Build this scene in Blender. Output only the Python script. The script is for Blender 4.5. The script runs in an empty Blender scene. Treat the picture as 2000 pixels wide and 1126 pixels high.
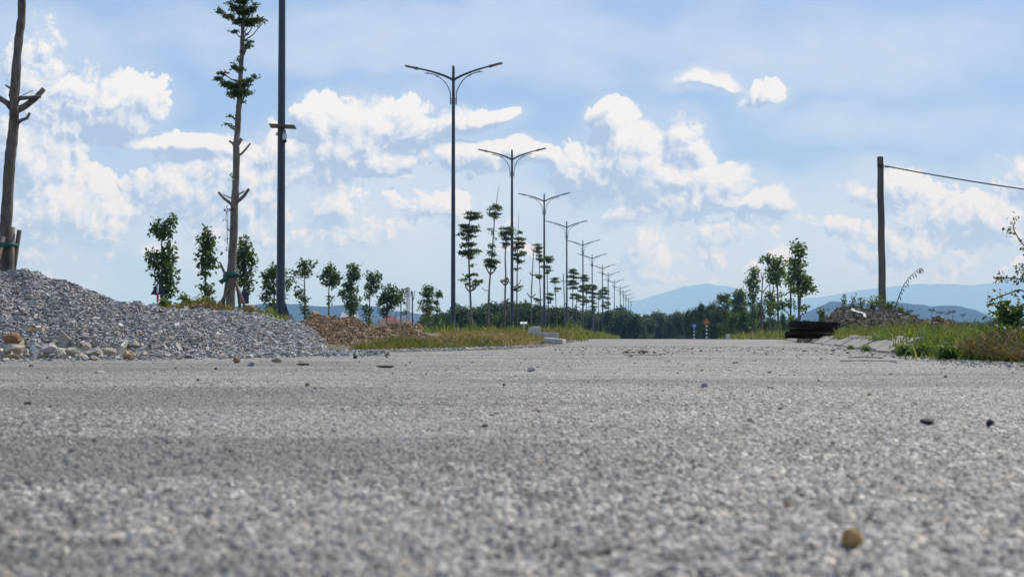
import bpy, math, random
import numpy as np
from mathutils import Vector, Matrix

SC = bpy.context.scene
COL = SC.collection
RND = random.Random(11)
F = 2912.0            # focal length in photograph pixels (2000 px wide)
HZ = 655.0            # horizon row
CAM_Z = 0.12
PITCH = math.atan(92.0 / F)
SUN_EL, SUN_AZ = math.radians(46), math.radians(44)     # azimuth from +Y towards +X
SUN_DIR = Vector((math.cos(SUN_EL) * math.sin(SUN_AZ), math.cos(SUN_EL) * math.cos(SUN_AZ), math.sin(SUN_EL)))


def P(px, py, Y):
    """the point at distance Y down the road that is seen at a photograph pixel"""
    a, b = (px - 1000) / F, (563 - py) / F
    d = Vector((a, math.cos(PITCH) - b * math.sin(PITCH), math.sin(PITCH) + b * math.cos(PITCH)))
    d *= Y / d.y
    return Vector((d.x, d.y, d.z + CAM_Z))


def GX(px, Y):
    return (px - 1000) / F * Y


def lerp(t, pts):
    xs, ys = zip(*pts)
    return np.interp(t, xs, ys)


def sstep(a, b, x):
    t = np.clip((np.asarray(x, float) - a) / (b - a), 0, 1)
    return t * t * (3 - 2 * t)


def road_z(Y):
    Y = np.asarray(Y, float)
    return -0.004 * np.clip(Y - 52, 0, 190)


# ---------------------------------------------------------------- materials
MATS = {}


class NT:
    """small helper around a node tree"""
    def __init__(s, tree):
        s.t = tree; s.n = tree.nodes; s.l = tree.links

    def new(s, typ, **kw):
        n = s.n.new(typ)
        for k, v in kw.items():
            setattr(n, k, v)
        return n

    def put(s, sock, v):
        if v is None:
            return
        if isinstance(v, bpy.types.NodeSocket):
            s.l.new(v, sock)
        else:
            sock.default_value = v

    def m(s, op, a, b=None, c=None, clamp=False):
        n = s.new('ShaderNodeMath', operation=op, use_clamp=clamp)
        for i, v in enumerate((a, b, c)):
            s.put(n.inputs[i], v)
        return n.outputs[0]

    def v(s, op, a, b=None, out=0):
        n = s.new('ShaderNodeVectorMath', operation=op)
        s.put(n.inputs[0], a); s.put(n.inputs[1], b)
        return n.outputs[out]

    def scale(s, a, f):
        n = s.new('ShaderNodeVectorMath', operation='SCALE')
        s.put(n.inputs[0], a); s.put(n.inputs[3], f)
        return n.outputs[0]

    def mix(s, f, a, b, blend='MIX'):
        n = s.new('ShaderNodeMix', data_type='RGBA', blend_type=blend)
        s.put(n.inputs[0], f)
        for i, q in ((6, a), (7, b)):
            if isinstance(q, tuple) and len(q) == 3:
                q = q + (1,)
            s.put(n.inputs[i], q)
        return n.outputs[2]

    def noise(s, vec, scale, detail=4, rough=0.55, dist=0.0, out=0, dim='3D'):
        n = s.new('ShaderNodeTexNoise', noise_dimensions=dim)
        s.put(n.inputs['Vector'], vec)
        s.put(n.inputs['Scale'], scale); s.put(n.inputs['Detail'], detail)
        s.put(n.inputs['Roughness'], rough); s.put(n.inputs['Distortion'], dist)
        return n.outputs[out]

    def voro(s, vec, scale, feature='F1', out=0, detail=0, rough=0.5, smooth=1.0, rand=1.0, dim='3D'):
        n = s.new('ShaderNodeTexVoronoi', feature=feature, voronoi_dimensions=dim)
        s.put(n.inputs['Vector'], vec); s.put(n.inputs['Scale'], scale)
        s.put(n.inputs['Randomness'], rand)
        if 'Detail' in n.inputs and feature != 'DISTANCE_TO_EDGE':
            s.put(n.inputs['Detail'], detail); s.put(n.inputs['Roughness'], rough)
        if feature == 'SMOOTH_F1':
            s.put(n.inputs['Smoothness'], smooth)
        return n.outputs[out]

    def ramp(s, f, stops, interp='LINEAR'):
        n = s.new('ShaderNodeValToRGB')
        cr = n.color_ramp
        cr.interpolation = interp
        while len(cr.elements) < len(stops):
            cr.elements.new(0.5)
        for e, (p, c) in zip(cr.elements, stops):
            e.position = p
            e.color = tuple(c) + (1,) if len(c) == 3 else c
        s.put(n.inputs[0], f)
        return n.outputs[0]

    def smooth(s, x, a, b):
        n = s.new('ShaderNodeMapRange', interpolation_type='SMOOTHSTEP')
        s.put(n.inputs[0], x); s.put(n.inputs[1], a); s.put(n.inputs[2], b)
        n.inputs[3].default_value = 0; n.inputs[4].default_value = 1
        return n.outputs[0]


def mat(name, col, col2=None, scale=6.0, rough=0.8, bump=0.0, bscale=None, tint=False, spec=0.3,
        metal=0.0, trans=0.0, detail=6, stretch=None):
    """procedural surface: two colours mixed by noise, optional per-piece tint, bump and translucency"""
    m = bpy.data.materials.new(name)
    m.use_nodes = True
    t = NT(m.node_tree)
    bsdf = t.n['Principled BSDF']
    co = t.new('ShaderNodeTexCoord').outputs['Object']
    if stretch:
        co = t.v('MULTIPLY', co, stretch)
    nz = t.noise(co, scale, detail, 0.6)
    f = t.smooth(nz, 0.3, 0.7)
    c = t.mix(f, col, col2 if col2 else tuple(x * 0.7 for x in col))
    if tint:
        at = t.new('ShaderNodeAttribute', attribute_name='tint')
        c = t.mix(1.0, c, at.outputs['Color'], 'MULTIPLY')
    t.l.new(c, bsdf.inputs['Base Color'])
    bsdf.inputs['Roughness'].default_value = rough
    bsdf.inputs['Specular IOR Level'].default_value = spec
    bsdf.inputs['Metallic'].default_value = metal
    if bump:
        b = t.new('ShaderNodeBump')
        b.inputs['Strength'].default_value = bump
        b.inputs['Distance'].default_value = 0.02
        t.l.new(t.noise(co, bscale or scale * 3, 6, 0.65), b.inputs['Height'])
        t.l.new(b.outputs[0], bsdf.inputs['Normal'])
    if trans:
        tr = t.new('ShaderNodeBsdfTranslucent')
        t.l.new(t.mix(1.0, c, (1.5, 1.5, 0.55), 'MULTIPLY'), tr.inputs['Color'])
        mx = t.new('ShaderNodeMixShader')
        mx.inputs[0].default_value = trans
        t.l.new(bsdf.outputs[0], mx.inputs[1]); t.l.new(tr.outputs[0], mx.inputs[2])
        t.l.new(mx.outputs[0], t.n['Material Output'].inputs['Surface'])
    MATS[name] = m
    return m


# ---------------------------------------------------------------- meshes and objects
def link_mesh(name, V, faces, m, parent=None, tint=None, smooth=False, origin=None):
    """one mesh object from an array of vertices (world space) and faces (array or list of tuples)"""
    V = np.asarray(V, np.float32).reshape(-1, 3)
    if origin is not None:
        V = V - np.asarray(origin, np.float32)
    me = bpy.data.meshes.new(name)
    if isinstance(faces, np.ndarray):
        n, k = faces.shape
        loops = faces.astype(np.int32).ravel()
        starts = np.arange(0, n * k, k, dtype=np.int32)
        tot = np.full(n, k, np.int32)
    else:
        n = len(faces)
        loops = np.fromiter((i for f in faces for i in f), np.int32)
        tot = np.fromiter((len(f) for f in faces), np.int32)
        starts = np.concatenate([[0], np.cumsum(tot)[:-1]]).astype(np.int32)
    me.vertices.add(len(V)); me.vertices.foreach_set('co', V.ravel())
    me.loops.add(len(loops)); me.loops.foreach_set('vertex_index', loops)
    me.polygons.add(n)
    me.polygons.foreach_set('loop_start', starts)
    me.polygons.foreach_set('loop_total', tot)
    me.polygons.foreach_set('use_smooth', np.full(n, bool(smooth)))
    me.update(calc_edges=True)
    me.validate()
    if tint is not None:
        a = me.attributes.new('tint', 'FLOAT_COLOR', 'FACE')
        tint = np.asarray(tint, np.float32)
        if tint.shape[1] == 3:
            tint = np.concatenate([tint, np.ones((len(tint), 1), np.float32)], 1)
        a.data.foreach_set('color', tint.ravel())
    me.materials.append(m)
    o = bpy.data.objects.new(name, me)
    COL.objects.link(o)
    if parent is not None:
        o.parent = parent
    elif origin is not None:
        o.location = origin
    return o


def tag(o, label=None, cat=None, group=None, kind=None):
    if label: o['label'] = label
    if cat: o['category'] = cat
    if group: o['group'] = group
    if kind: o['kind'] = kind
    return o


def thing(name, label, cat, loc, group=None, rz=0.0):
    o = bpy.data.objects.new(name, None)
    o.empty_display_size = 0.1
    COL.objects.link(o)
    o.location = loc
    o.rotation_euler = (0, 0, rz)
    return tag(o, label, cat, group)


def copy_tree(o, loc, rz=0.0, scale=1.0, label=None, parent=None):
    c = o.copy(); COL.objects.link(c)
    if parent is None:
        c.location = loc; c.rotation_euler = (0, 0, rz)
        c.scale = (scale,) * 3 if not isinstance(scale, tuple) else scale
        if label: c['label'] = label
    else:
        c.parent = parent
    for ch in list(o.children):
        copy_tree(ch, None, parent=c)
    return c


class MB:
    """collects boxes, tubes and plates, then links them as one mesh object"""
    def __init__(s):
        s.v = []; s.f = []

    def add(s, vs, fs):
        b = len(s.v)
        s.v += [tuple(v) for v in vs]
        s.f += [tuple(i + b for i in f) for f in fs]
        return s

    def box(s, c, size, rot=None, bev=0.0):
        x, y, z = (q / 2 for q in size)
        b = min(bev, x * .9, y * .9, z * .9)
        if b <= 0:
            vs = [Vector((i * x, j * y, k * z)) for i in (-1, 1) for j in (-1, 1) for k in (-1, 1)]
            fs = [(0, 1, 3, 2), (4, 6, 7, 5), (0, 4, 5, 1), (2, 3, 7, 6), (0, 2, 6, 4), (1, 5, 7, 3)]
        else:
            vs = []; idx = {}
            for i in (-1, 1):
                for j in (-1, 1):
                    for k in (-1, 1):
                        for ax in range(3):
                            p = [i * x, j * y, k * z]
                            for q in range(3):
                                if q != ax:
                                    p[q] -= b * (i, j, k)[q]
                            idx[(i, j, k, ax)] = len(vs); vs.append(Vector(p))
            fs = []
            for ax in range(3):
                o1, o2 = [q for q in range(3) if q != ax]
                for sg in (-1, 1):
                    q = []
                    for a_, b_ in ((-1, -1), (1, -1), (1, 1), (-1, 1)):
                        key = [0, 0, 0]; key[ax] = sg; key[o1] = a_; key[o2] = b_
                        q.append(idx[(*key, ax)])
                    fs.append(tuple(q))
                for a_ in (-1, 1):
                    for b_ in (-1, 1):
                        k1 = [0, 0, 0]; k2 = [0, 0, 0]
                        k1[ax] = -1; k2[ax] = 1
                        k1[o1] = k2[o1] = a_; k1[o2] = k2[o2] = b_
                        fs.append((idx[(*k1, o1)], idx[(*k2, o1)], idx[(*k2, o2)], idx[(*k1, o2)]))
            for i in (-1, 1):
                for j in (-1, 1):
                    for k in (-1, 1):
                        fs.append(tuple(idx[(i, j, k, ax)] for ax in range(3)))
        M = rot if rot is not None else Matrix.Identity(3)
        return s.add([M @ v + Vector(c) for v in vs], fs)

    def tube(s, path, radii, n=8, caps=True):
        path = [Vector(p) for p in path]
        if not hasattr(radii, '__len__'):
            radii = [radii] * len(path)
        rings = []
        up = Vector((0.31, 0.95, 0.02))
        for i, p in enumerate(path):
            a = path[max(i - 1, 0)]; b = path[min(i + 1, len(path) - 1)]
            t = (b - a).normalized() if (b - a).length > 1e-9 else Vector((0, 0, 1))
            u = up - t * up.dot(t)
            if u.length < 0.05:
                u = Vector((1, 0, 0)) - t * t.x
            u.normalize()
            w = t.cross(u)
            up = u
            rings.append([p + (u * math.cos(k * 2 * math.pi / n) + w * math.sin(k * 2 * math.pi / n)) * radii[i] for k in range(n)])
        vs = [v for r in rings for v in r]
        fs = []
        for i in range(len(path) - 1):
            for k in range(n):
                k2 = (k + 1) % n
                fs.append((i * n + k, i * n + k2, (i + 1) * n + k2, (i + 1) * n + k))
        if caps:
            fs.append(tuple(range(n - 1, -1, -1)))
            fs.append(tuple((len(path) - 1) * n + k for k in range(n)))
        return s.add(vs, fs)

    def torus(s, c, R, r, axis=(0, 1, 0), n=14, k=6):
        ax = Vector(axis).normalized()
        u = ax.orthogonal().normalized(); w = ax.cross(u)
        vs = []; fs = []
        for i in range(n):
            a = i * 2 * math.pi / n
            d = u * math.cos(a) + w * math.sin(a)
            for j in range(k):
                b = j * 2 * math.pi / k
                vs.append(Vector(c) + d * (R + r * math.cos(b)) + ax * r * math.sin(b))
        for i in range(n):
            for j in range(k):
                i2, j2 = (i + 1) % n, (j + 1) % k
                fs.append((i * k + j, i2 * k + j, i2 * k + j2, i * k + j2))
        return s.add(vs, fs)

    def plate(s, pts, thick, nrm):
        """flat polygon given a thickness along nrm"""
        nrm = Vector(nrm).normalized() * thick
        n = len(pts)
        vs = [Vector(p) for p in pts] + [Vector(p) - nrm for p in pts]
        fs = [tuple(range(n)), tuple(range(2 * n - 1, n - 1, -1))]
        for i in range(n):
            j = (i + 1) % n
            fs.append((i, i + n, j + n, j))
        return s.add(vs, fs)

    def build(s, name, m, parent=None, origin=None, smooth=False):
        return link_mesh(name, s.v, s.f, m, parent, origin=origin, smooth=smooth)


def struct(o):
    o['kind'] = 'structure'
    return o


_ns = np.random.default_rng(3)
_LAT = _ns.random((64, 64, 16))


def vnoise(x, y, z=0.0):
    """smooth value noise for shaping the ground"""
    x, y = np.asarray(x, float), np.asarray(y, float)
    z = np.zeros_like(x) + z
    xi, yi, zi = np.floor(x).astype(int), np.floor(y).astype(int), np.floor(z).astype(int)
    fx, fy, fz = x - xi, y - yi, z - zi
    fx, fy, fz = (t * t * (3 - 2 * t) for t in (fx, fy, fz))
    L = lambda a, b, c: _LAT[a % 64, b % 64, c % 16]
    r = 0
    for dz, wz in ((0, 1 - fz), (1, fz)):
        for dx, wx in ((0, 1 - fx), (1, fx)):
            for dy, wy in ((0, 1 - fy), (1, fy)):
                r = r + L(xi + dx, yi + dy, zi + dz) * wx * wy * wz
    return r


def fbm(x, y, z=0.0, o=4):
    r, a, tot = 0, 1.0, 0
    for i in range(o):
        r = r + a * vnoise(x * 2 ** i + 17 * i, y * 2 ** i + 31 * i, z); tot += a; a *= .5
    return r / tot


def rand_rot(n, rng):
    q = rng.normal(size=(n, 4)); q /= np.linalg.norm(q, axis=1, keepdims=True)
    w, x, y, z = q.T
    return np.stack([1 - 2 * (y * y + z * z), 2 * (x * y - w * z), 2 * (x * z + w * y),
                     2 * (x * y + w * z), 1 - 2 * (x * x + z * z), 2 * (y * z - w * x),
                     2 * (x * z - w * y), 2 * (y * z + w * x), 1 - 2 * (x * x + y * y)], 1).reshape(n, 3, 3)


CUBE = np.array([(i, j, k) for i in (-1, 1) for j in (-1, 1) for k in (-1, 1)], float) * .5
CUBE_F = np.array([(0, 1, 3, 2), (4, 6, 7, 5), (0, 4, 5, 1), (2, 3, 7, 6), (0, 2, 6, 4), (1, 5, 7, 3)])


def stones(pos, size, rng, jit=0.22, flat=1.0, tilt=None):
    """many small angular stones: jittered, turned blocks"""
    n = len(pos)
    T = CUBE[None] + rng.uniform(-jit, jit, (n, 8, 3))
    S = rng.uniform(0.26, 0.80, (n, 1, 3)) * np.asarray(size).reshape(-1, 1, 1)
    if tilt is not None:                     # flaky stone lying more or less flat
        S[:, :, 2] *= .42; S[:, :, 0] *= 1.25
        a, b = rng.uniform(0, 2 * math.pi, n), rng.normal(0, tilt, n)
        ca, sa, cb, sb, z = np.cos(a), np.sin(a), np.cos(b), np.sin(b), a * 0
        R = np.stack([ca, -sa * cb, sa * sb, sa, ca * cb, -ca * sb, z, sb, cb], 1).reshape(n, 3, 3)
        V = np.einsum('nij,nkj->nki', R, T * S)
    else:
        V = np.einsum('nij,nkj->nki', rand_rot(n, rng), T * S)
    V[:, :, 2] *= flat
    V += np.asarray(pos)[:, None, :]
    Fc = CUBE_F[None] + (np.arange(n) * 8)[:, None, None]
    return V.reshape(-1, 3), Fc.reshape(-1, 4)


def tint_of(n, per, rng, stops, jitter=0.12):
    """per-piece colour picked from a list of (weight, colour)"""
    w = np.array([s[0] for s in stops], float); w /= w.sum()
    c = np.array([s[1] for s in stops], float)[rng.choice(len(stops), n, p=w)]
    c = c * rng.uniform(1 - jitter, 1 + jitter, (n, 1)) * rng.uniform(1 - jitter / 4, 1 + jitter / 4, (n, 3))
    return np.repeat(c, per, 0)


def grid_faces(nr, nc):
    i = np.arange(nr - 1)[:, None] * nc + np.arange(nc - 1)[None]
    return np.stack([i, i + 1, i + nc + 1, i + nc], -1).reshape(-1, 4)


def icosphere(sub=2):
    t = (1 + 5 ** .5) / 2
    v = [Vector(p).normalized() for p in [(-1, t, 0), (1, t, 0), (-1, -t, 0), (1, -t, 0), (0, -1, t), (0, 1, t),
         (0, -1, -t), (0, 1, -t), (t, 0, -1), (t, 0, 1), (-t, 0, -1), (-t, 0, 1)]]
    f = [(0, 11, 5), (0, 5, 1), (0, 1, 7), (0, 7, 10), (0, 10, 11), (1, 5, 9), (5, 11, 4), (11, 10, 2), (10, 7, 6), (7, 1, 8),
         (3, 9, 4), (3, 4, 2), (3, 2, 6), (3, 6, 8), (3, 8, 9), (4, 9, 5), (2, 4, 11), (6, 2, 10), (8, 6, 7), (9, 8, 1)]
    for _ in range(sub):
        cache = {}; nf = []
        def mid(a, b):
            k = (min(a, b), max(a, b))
            if k not in cache:
                cache[k] = len(v); v.append(((v[a] + v[b]) / 2).normalized())
            return cache[k]
        for a, b, c in f:
            ab, bc, ca = mid(a, b), mid(b, c), mid(c, a)
            nf += [(a, ab, ca), (b, bc, ab), (c, ca, bc), (ab, bc, ca)]
        f = nf
    return np.array([tuple(p) for p in v]), np.array(f)


ICO2 = icosphere(2)
ICO3 = icosphere(3)


def rock_mesh(size, seed, angular=0.5, sub=3):
    """one rock: a sphere cut by random planes and roughened"""
    rng = np.random.default_rng(seed)
    V, Fc = (ICO3 if sub == 3 else ICO2)
    V = V.copy()
    for _ in range(int(4 + 10 * angular)):
        d = rng.normal(size=3); d /= np.linalg.norm(d)
        h = rng.uniform(0.55, 0.95)
        s = V @ d
        V -= np.clip(s - h, 0, None)[:, None] * d[None] * (0.55 + .4 * angular)
    V *= (1 + 0.10 * (fbm(V[:, 0] * 2 + seed, V[:, 1] * 2, V[:, 2] * 2 + 5) - .5) * 2)[:, None]
    V += 0.03 * (rng.random(V.shape) - .5)
    return V * np.asarray(size)[None] / 2, Fc

# ---------------------------------------------------------------- sky, sun, camera
def build_world():
    w = bpy.data.worlds.new('World')
    SC.world = w
    w.use_nodes = True
    t = NT(w.node_tree)
    bg = t.n['Background']
    sky = t.new('ShaderNodeTexSky', sky_type='NISHITA', sun_disc=False)
    sky.sun_elevation = SUN_EL
    sky.sun_rotation = SUN_AZ
    sky.altitude = 20; sky.air_density = 1.0; sky.dust_density = 1.2; sky.ozone_density = 1.6
    STR = 0.1
    d = t.v('NORMALIZE', t.new('ShaderNodeTexCoord').outputs['Generated'])
    sep = t.new('ShaderNodeSeparateXYZ'); t.l.new(d, sep.inputs[0])
    x, y, z = sep.outputs
    yc = t.m('MAXIMUM', y, 0.12)
    front = t.smooth(y, 0.35, 0.75)
    k = F / 1000.0
    cx = t.m('MULTIPLY', t.m('DIVIDE', x, yc), k)
    cz = t.m('MULTIPLY', t.m('DIVIDE', z, yc), k)
    comb = t.new('ShaderNodeCombineXYZ'); t.l.new(cx, comb.inputs[0]); t.l.new(cz, comb.inputs[1])
    p = comb.outputs[0]

    def group(name, blobs, builder):
        g = bpy.data.node_groups.new(name, 'ShaderNodeTree')
        g.interface.new_socket('P', in_out='INPUT', socket_type='NodeSocketVector')
        g.interface.new_socket('D', in_out='OUTPUT', socket_type='NodeSocketFloat')
        g.interface.new_socket('B', in_out='OUTPUT', socket_type='NodeSocketFloat')
        q = NT(g)
        gi = q.new('NodeGroupInput'); go = q.new('NodeGroupOutput')
        r = builder(q, gi.outputs[0], blobs)
        r = r if isinstance(r, tuple) else (r, r)
        q.l.new(r[0], go.inputs[0]); q.l.new(r[1], go.inputs[1])
        return g

    def field(q, pos, blobs, grow=1.0):
        acc = None
        for (bx, by, rx, ry, wt) in blobs:
            c = ((bx - 1000) / 1000, (HZ - by) / 1000, 0)
            dd = q.v('MULTIPLY', q.v('SUBTRACT', pos, c), (1000 / (rx * grow), 1000 / (ry * grow), 0))
            e = q.m('SUBTRACT', 1.0, q.v('DOT_PRODUCT', dd, dd, out=1))
            e = q.m('MULTIPLY', e, wt)
            acc = e if acc is None else q.m('SMOOTH_MAX', acc, e, 0.25)
        return acc

    def cumulus(q, pos, blobs):
        w1 = q.scale(q.v('SUBTRACT', q.noise(pos, 5.0, 2, .5, out=1, dim='2D'), (.5, .5, .5)), 0.055)
        p1 = q.v('ADD', pos, w1)
        w2 = q.scale(q.v('SUBTRACT', q.noise(pos, 19.0, 3, .6, out=1, dim='2D'), (.5, .5, .5)), 0.013)
        p2 = q.v('ADD', p1, w2)
        base = field(q, p2, blobs, 1.14)
        b1 = q.voro(p2, 7.0, 'F1', 0, 1.0, 0.55, dim='2D')
        b2 = q.voro(q.v('ADD', p2, q.scale(w2, 2.0)), 23.0, 'F1', 0, 2.0, 0.7, dim='2D')
        fb = q.m('SUBTRACT', q.noise(p1, 12.0, 8, .6, dim='2D'), 0.5)
        n = q.m('MULTIPLY_ADD', q.m('SUBTRACT', 0.44, b1), 0.72, q.m('MULTIPLY', q.m('SUBTRACT', 0.44, b2), 0.46))
        n = q.m('MULTIPLY_ADD', fb, 0.5, n)
        return q.m('MULTIPLY_ADD', base, 1.1, n), base

    hard = [  # cumulus masses: centre, radii (photograph pixels), weight
        (70, 215, 150, 190, .9), (215, 205, 130, 85, 1.15), (165, 165, 80, 75, 1.0), (285, 205, 45, 40, .8),
        (130, 410, 170, 100, 1.15), (60, 450, 170, 120, 1.0), (90, 320, 90, 90, .9), (210, 440, 60, 70, .8),
        (390, 285, 210, 26, .95), (350, 370, 120, 95, 1.05), (460, 350, 120, 95, 1.0), (430, 430, 170, 80, .7),
        (620, 245, 65, 65, 1.1), (700, 250, 110, 80, 1.15), (790, 240, 130, 60, 1.1), (900, 228, 110, 34, 1.0), (980, 223, 50, 22, .9),
        (600, 320, 150, 90, 1.0), (720, 310, 130, 55, .85), (560, 290, 80, 60, .8),
        (900, 300, 110, 40, .95), (1020, 290, 75, 30, .9), (785, 347, 26, 9, .7), (950, 320, 80, 40, .7),
        (670, 400, 85, 60, .95), (850, 405, 80, 50, .8), (720, 450, 130, 60, .6), (880, 450, 110, 50, .5), (600, 470, 120, 50, .5),
        (1230, 310, 140, 90, 1.2), (1150, 345, 90, 60, 1.0), (1280, 385, 170, 60, 1.0), (1330, 290, 80, 60, 1.0), (1420, 400, 130, 40, .8),
        (600, 430, 130, 50, .45), (760, 400, 110, 50, .5), (560, 520, 160, 40, .35), (950, 500, 200, 50, .35), (1420, 520, 220, 50, .38), (1690, 440, 150, 50, .5), (1880, 520, 200, 50, .4), (330, 470, 150, 50, .4), (1060, 420, 120, 60, .3),
        (480, 300, 110, 40, .9), (60, 150, 110, 120, .5), (1310, 350, 110, 70, 1.1), (1195, 235, 66, 50, 1.15), (60, 300, 130, 120, 1.0), (420, 380, 180, 70, 1.0), (660, 290, 150, 70, 1.1), (1240, 280, 105, 80, 1.2), (1335, 255, 52, 48, 1.1), (1180, 335, 125, 90, 1.1),
        (1280, 345, 115, 80, 1.1), (1380, 385, 120, 65, 1.0), (1440, 358, 60, 45, 1.0), (1500, 395, 85, 42, .9), (1230, 400, 170, 70, .85),
        (1265, 480, 50, 80, .7), (1285, 520, 45, 40, .7), (1420, 450, 150, 50, .5),
        (1372, 158, 78, 22, .9), (1490, 178, 50, 30, .9), (1470, 190, 40, 18, .75),
        (1750, 365, 85, 55, .9), (1700, 375, 75, 40, .75), (1820, 410, 120, 65, .85), (1920, 430, 120, 70, .9), (1780, 470, 170, 70, .65),
        (1610, 440, 70, 35, .6), (1990, 360, 100, 60, .75), (1930, 500, 120, 50, .5),
        (2350, 300, 260, 120, .9), (2700, 420, 300, 140, .8), (-400, 250, 320, 160, .9), (-800, 420, 320, 140, .8),
    ]
    soft = [  # thin veils and pale banks
        (700, 95, 560, 85, 1.0), (1050, 110, 220, 100, .9), (420, 70, 380, 60, .8), (100, 60, 250, 90, .7), (1000, 20, 1400, 60, .8),
        (1650, 110, 600, 130, 1.0), (1750, 270, 480, 90, .8), (1000, 55, 1100, 80, .9), (450, 450, 480, 120, .95), (800, 420, 420, 160, 1.25), (60, 500, 260, 80, .6),
        (1350, 470, 420, 150, 1.25), (1720, 470, 420, 150, 1.15), (1900, 530, 500, 70, .6),
        (1150, 430, 180, 100, .5), (550, 400, 280, 90, .8), (900, 340, 160, 70, .6), (1960, 420, 250, 110, .6), (1850, 150, 300, 60, .45),
    ]
    gs = group('veil', soft, lambda q, pos, b: q.m('ADD', field(q, q.v('ADD', pos, q.scale(q.v('SUBTRACT', q.noise(pos, 3.0, 2, .55, out=1, dim='2D'), (.5, .5, .5)), .22)), b),
                                                   q.m('MULTIPLY', q.m('SUBTRACT', q.noise(q.v('MULTIPLY', pos, (1, 2.2, 1)), 7.0, 6, .62, dim='2D'), .5), .9)))

    def call(g, pos):
        n = t.new('ShaderNodeGroup'); n.node_tree = g
        t.put(n.inputs[0], pos)
        return n.outputs[0], n.outputs[1]
    veil = call(gs, p)[0]
    va = t.m('MULTIPLY', t.smooth(veil, 0.05, 1.3), 0.72)
    va = t.m('MULTIPLY', va, t.m('MULTIPLY_ADD', t.smooth(cz, 0.03, 0.2), 0.75, 0.25))
    vcol = t.mix(t.smooth(cz, 0.28, 0.5), (.74, .86, 1.0), (.66, .75, .92))

    def cloud_strip(k, lo, hi, under):
        """cumulus over one range of azimuth (only the masses that reach into it)"""
        bl = [b for b in hard if b[0] + 1.7 * b[2] + 70 > lo and b[0] - 1.7 * b[2] - 70 < hi]
        gh = group('cumulus', bl, cumulus)
        dens, b0 = call(gh, p)
        dens2, b2 = call(gh, t.v('ADD', p, (0.012, 0.020, 0)))
        edge = t.m('MULTIPLY_ADD', t.smooth(t.noise(p, 4.0, 2, .5, dim='2D'), .42, .68), 0.45, 0.13)
        alpha = t.smooth(dens, 0.0, edge)
        lit = t.m('MULTIPLY_ADD', t.m('SUBTRACT', dens, dens2), CL_K, CL_0)
        lit = t.m('MULTIPLY_ADD', t.m('SUBTRACT', b0, b2), CL_B, lit, clamp=True)
        ccol = t.ramp(lit, CL_RAMP)
        halo = t.m('MULTIPLY', t.smooth(t.m('ADD', b0, t.m('MULTIPLY', t.m('SUBTRACT', t.noise(p, 7.0, 5, .6, dim='2D'), .5), .9)), -0.5, 0.5), 0.46)
        c = t.mix(t.m('MULTIPLY', halo, front), under, (.62, .725, .89))
        return t.mix(t.m('MULTIPLY', alpha, front), c, ccol)
    CL_K, CL_0, CL_B = 1.35, 0.43, 1.3
    CL_RAMP = [(0.0, (.40, .50, .71)), (0.25, (.54, .63, .81)), (0.5, (.71, .78, .89)), (0.74, (.82, .855, .91)), (1.0, (.95, .95, .94))]
    # clear sky: the physical sky, a little paler as in the humid air of the photograph
    base = t.mix(1.0, sky.outputs[0], (STR * 1.0, STR * 1.0, STR * 1.0), 'MULTIPLY')
    base = t.mix(0.8, base, t.ramp(t.m('DIVIDE', z, 0.3, clamp=True), [(0, (.27, .49, .90)), (.2, (.29, .49, .88)), (.5, (.31, .49, .88)), (1, (.38, .52, .86))]))
    under = t.mix(t.m('MULTIPLY', va, front), base, vcol)
    oth = t.smooth(t.noise(d, 3.2, 5, .6), .50, .72)        # scattered cloud over the rest of the sky
    rest = t.mix(t.m('MULTIPLY', oth, t.smooth(z, 0.0, 0.1)), base, (.72, .76, .84))

    def background(col):
        b = t.new('ShaderNodeBackground')
        t.l.new(t.scale(col, 1.0 / STR), b.inputs[0]); b.inputs[1].default_value = STR
        return b.outputs[0]

    def switch(f, a, b):
        n = t.new('ShaderNodeMixShader')
        t.l.new(f, n.inputs[0]); t.l.new(a, n.inputs[1]); t.l.new(b, n.inputs[2])
        return n.outputs[0]
    edges = [-1500, 330, 640, 1060, 1420, 3200]
    sh = None
    for k in range(5):
        b = background(t.mix(front, rest, cloud_strip(k, edges[k], edges[k + 1], under)))
        sh = b if sh is None else switch(t.m('GREATER_THAN', cx, (edges[k] - 1000) / 1000), sh, b)
    inside = t.m('MULTIPLY', t.m('GREATER_THAN', y, 0.36), t.m('MULTIPLY', t.m('GREATER_THAN', z, -0.004), t.m('LESS_THAN', cz, 1.1)))
    t.l.new(switch(inside, background(rest), sh), t.n['World Output'].inputs[0])
    t.n.remove(bg)
    w.cycles.sampling_method = 'MANUAL'
    w.cycles.sample_map_resolution = 512


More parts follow.
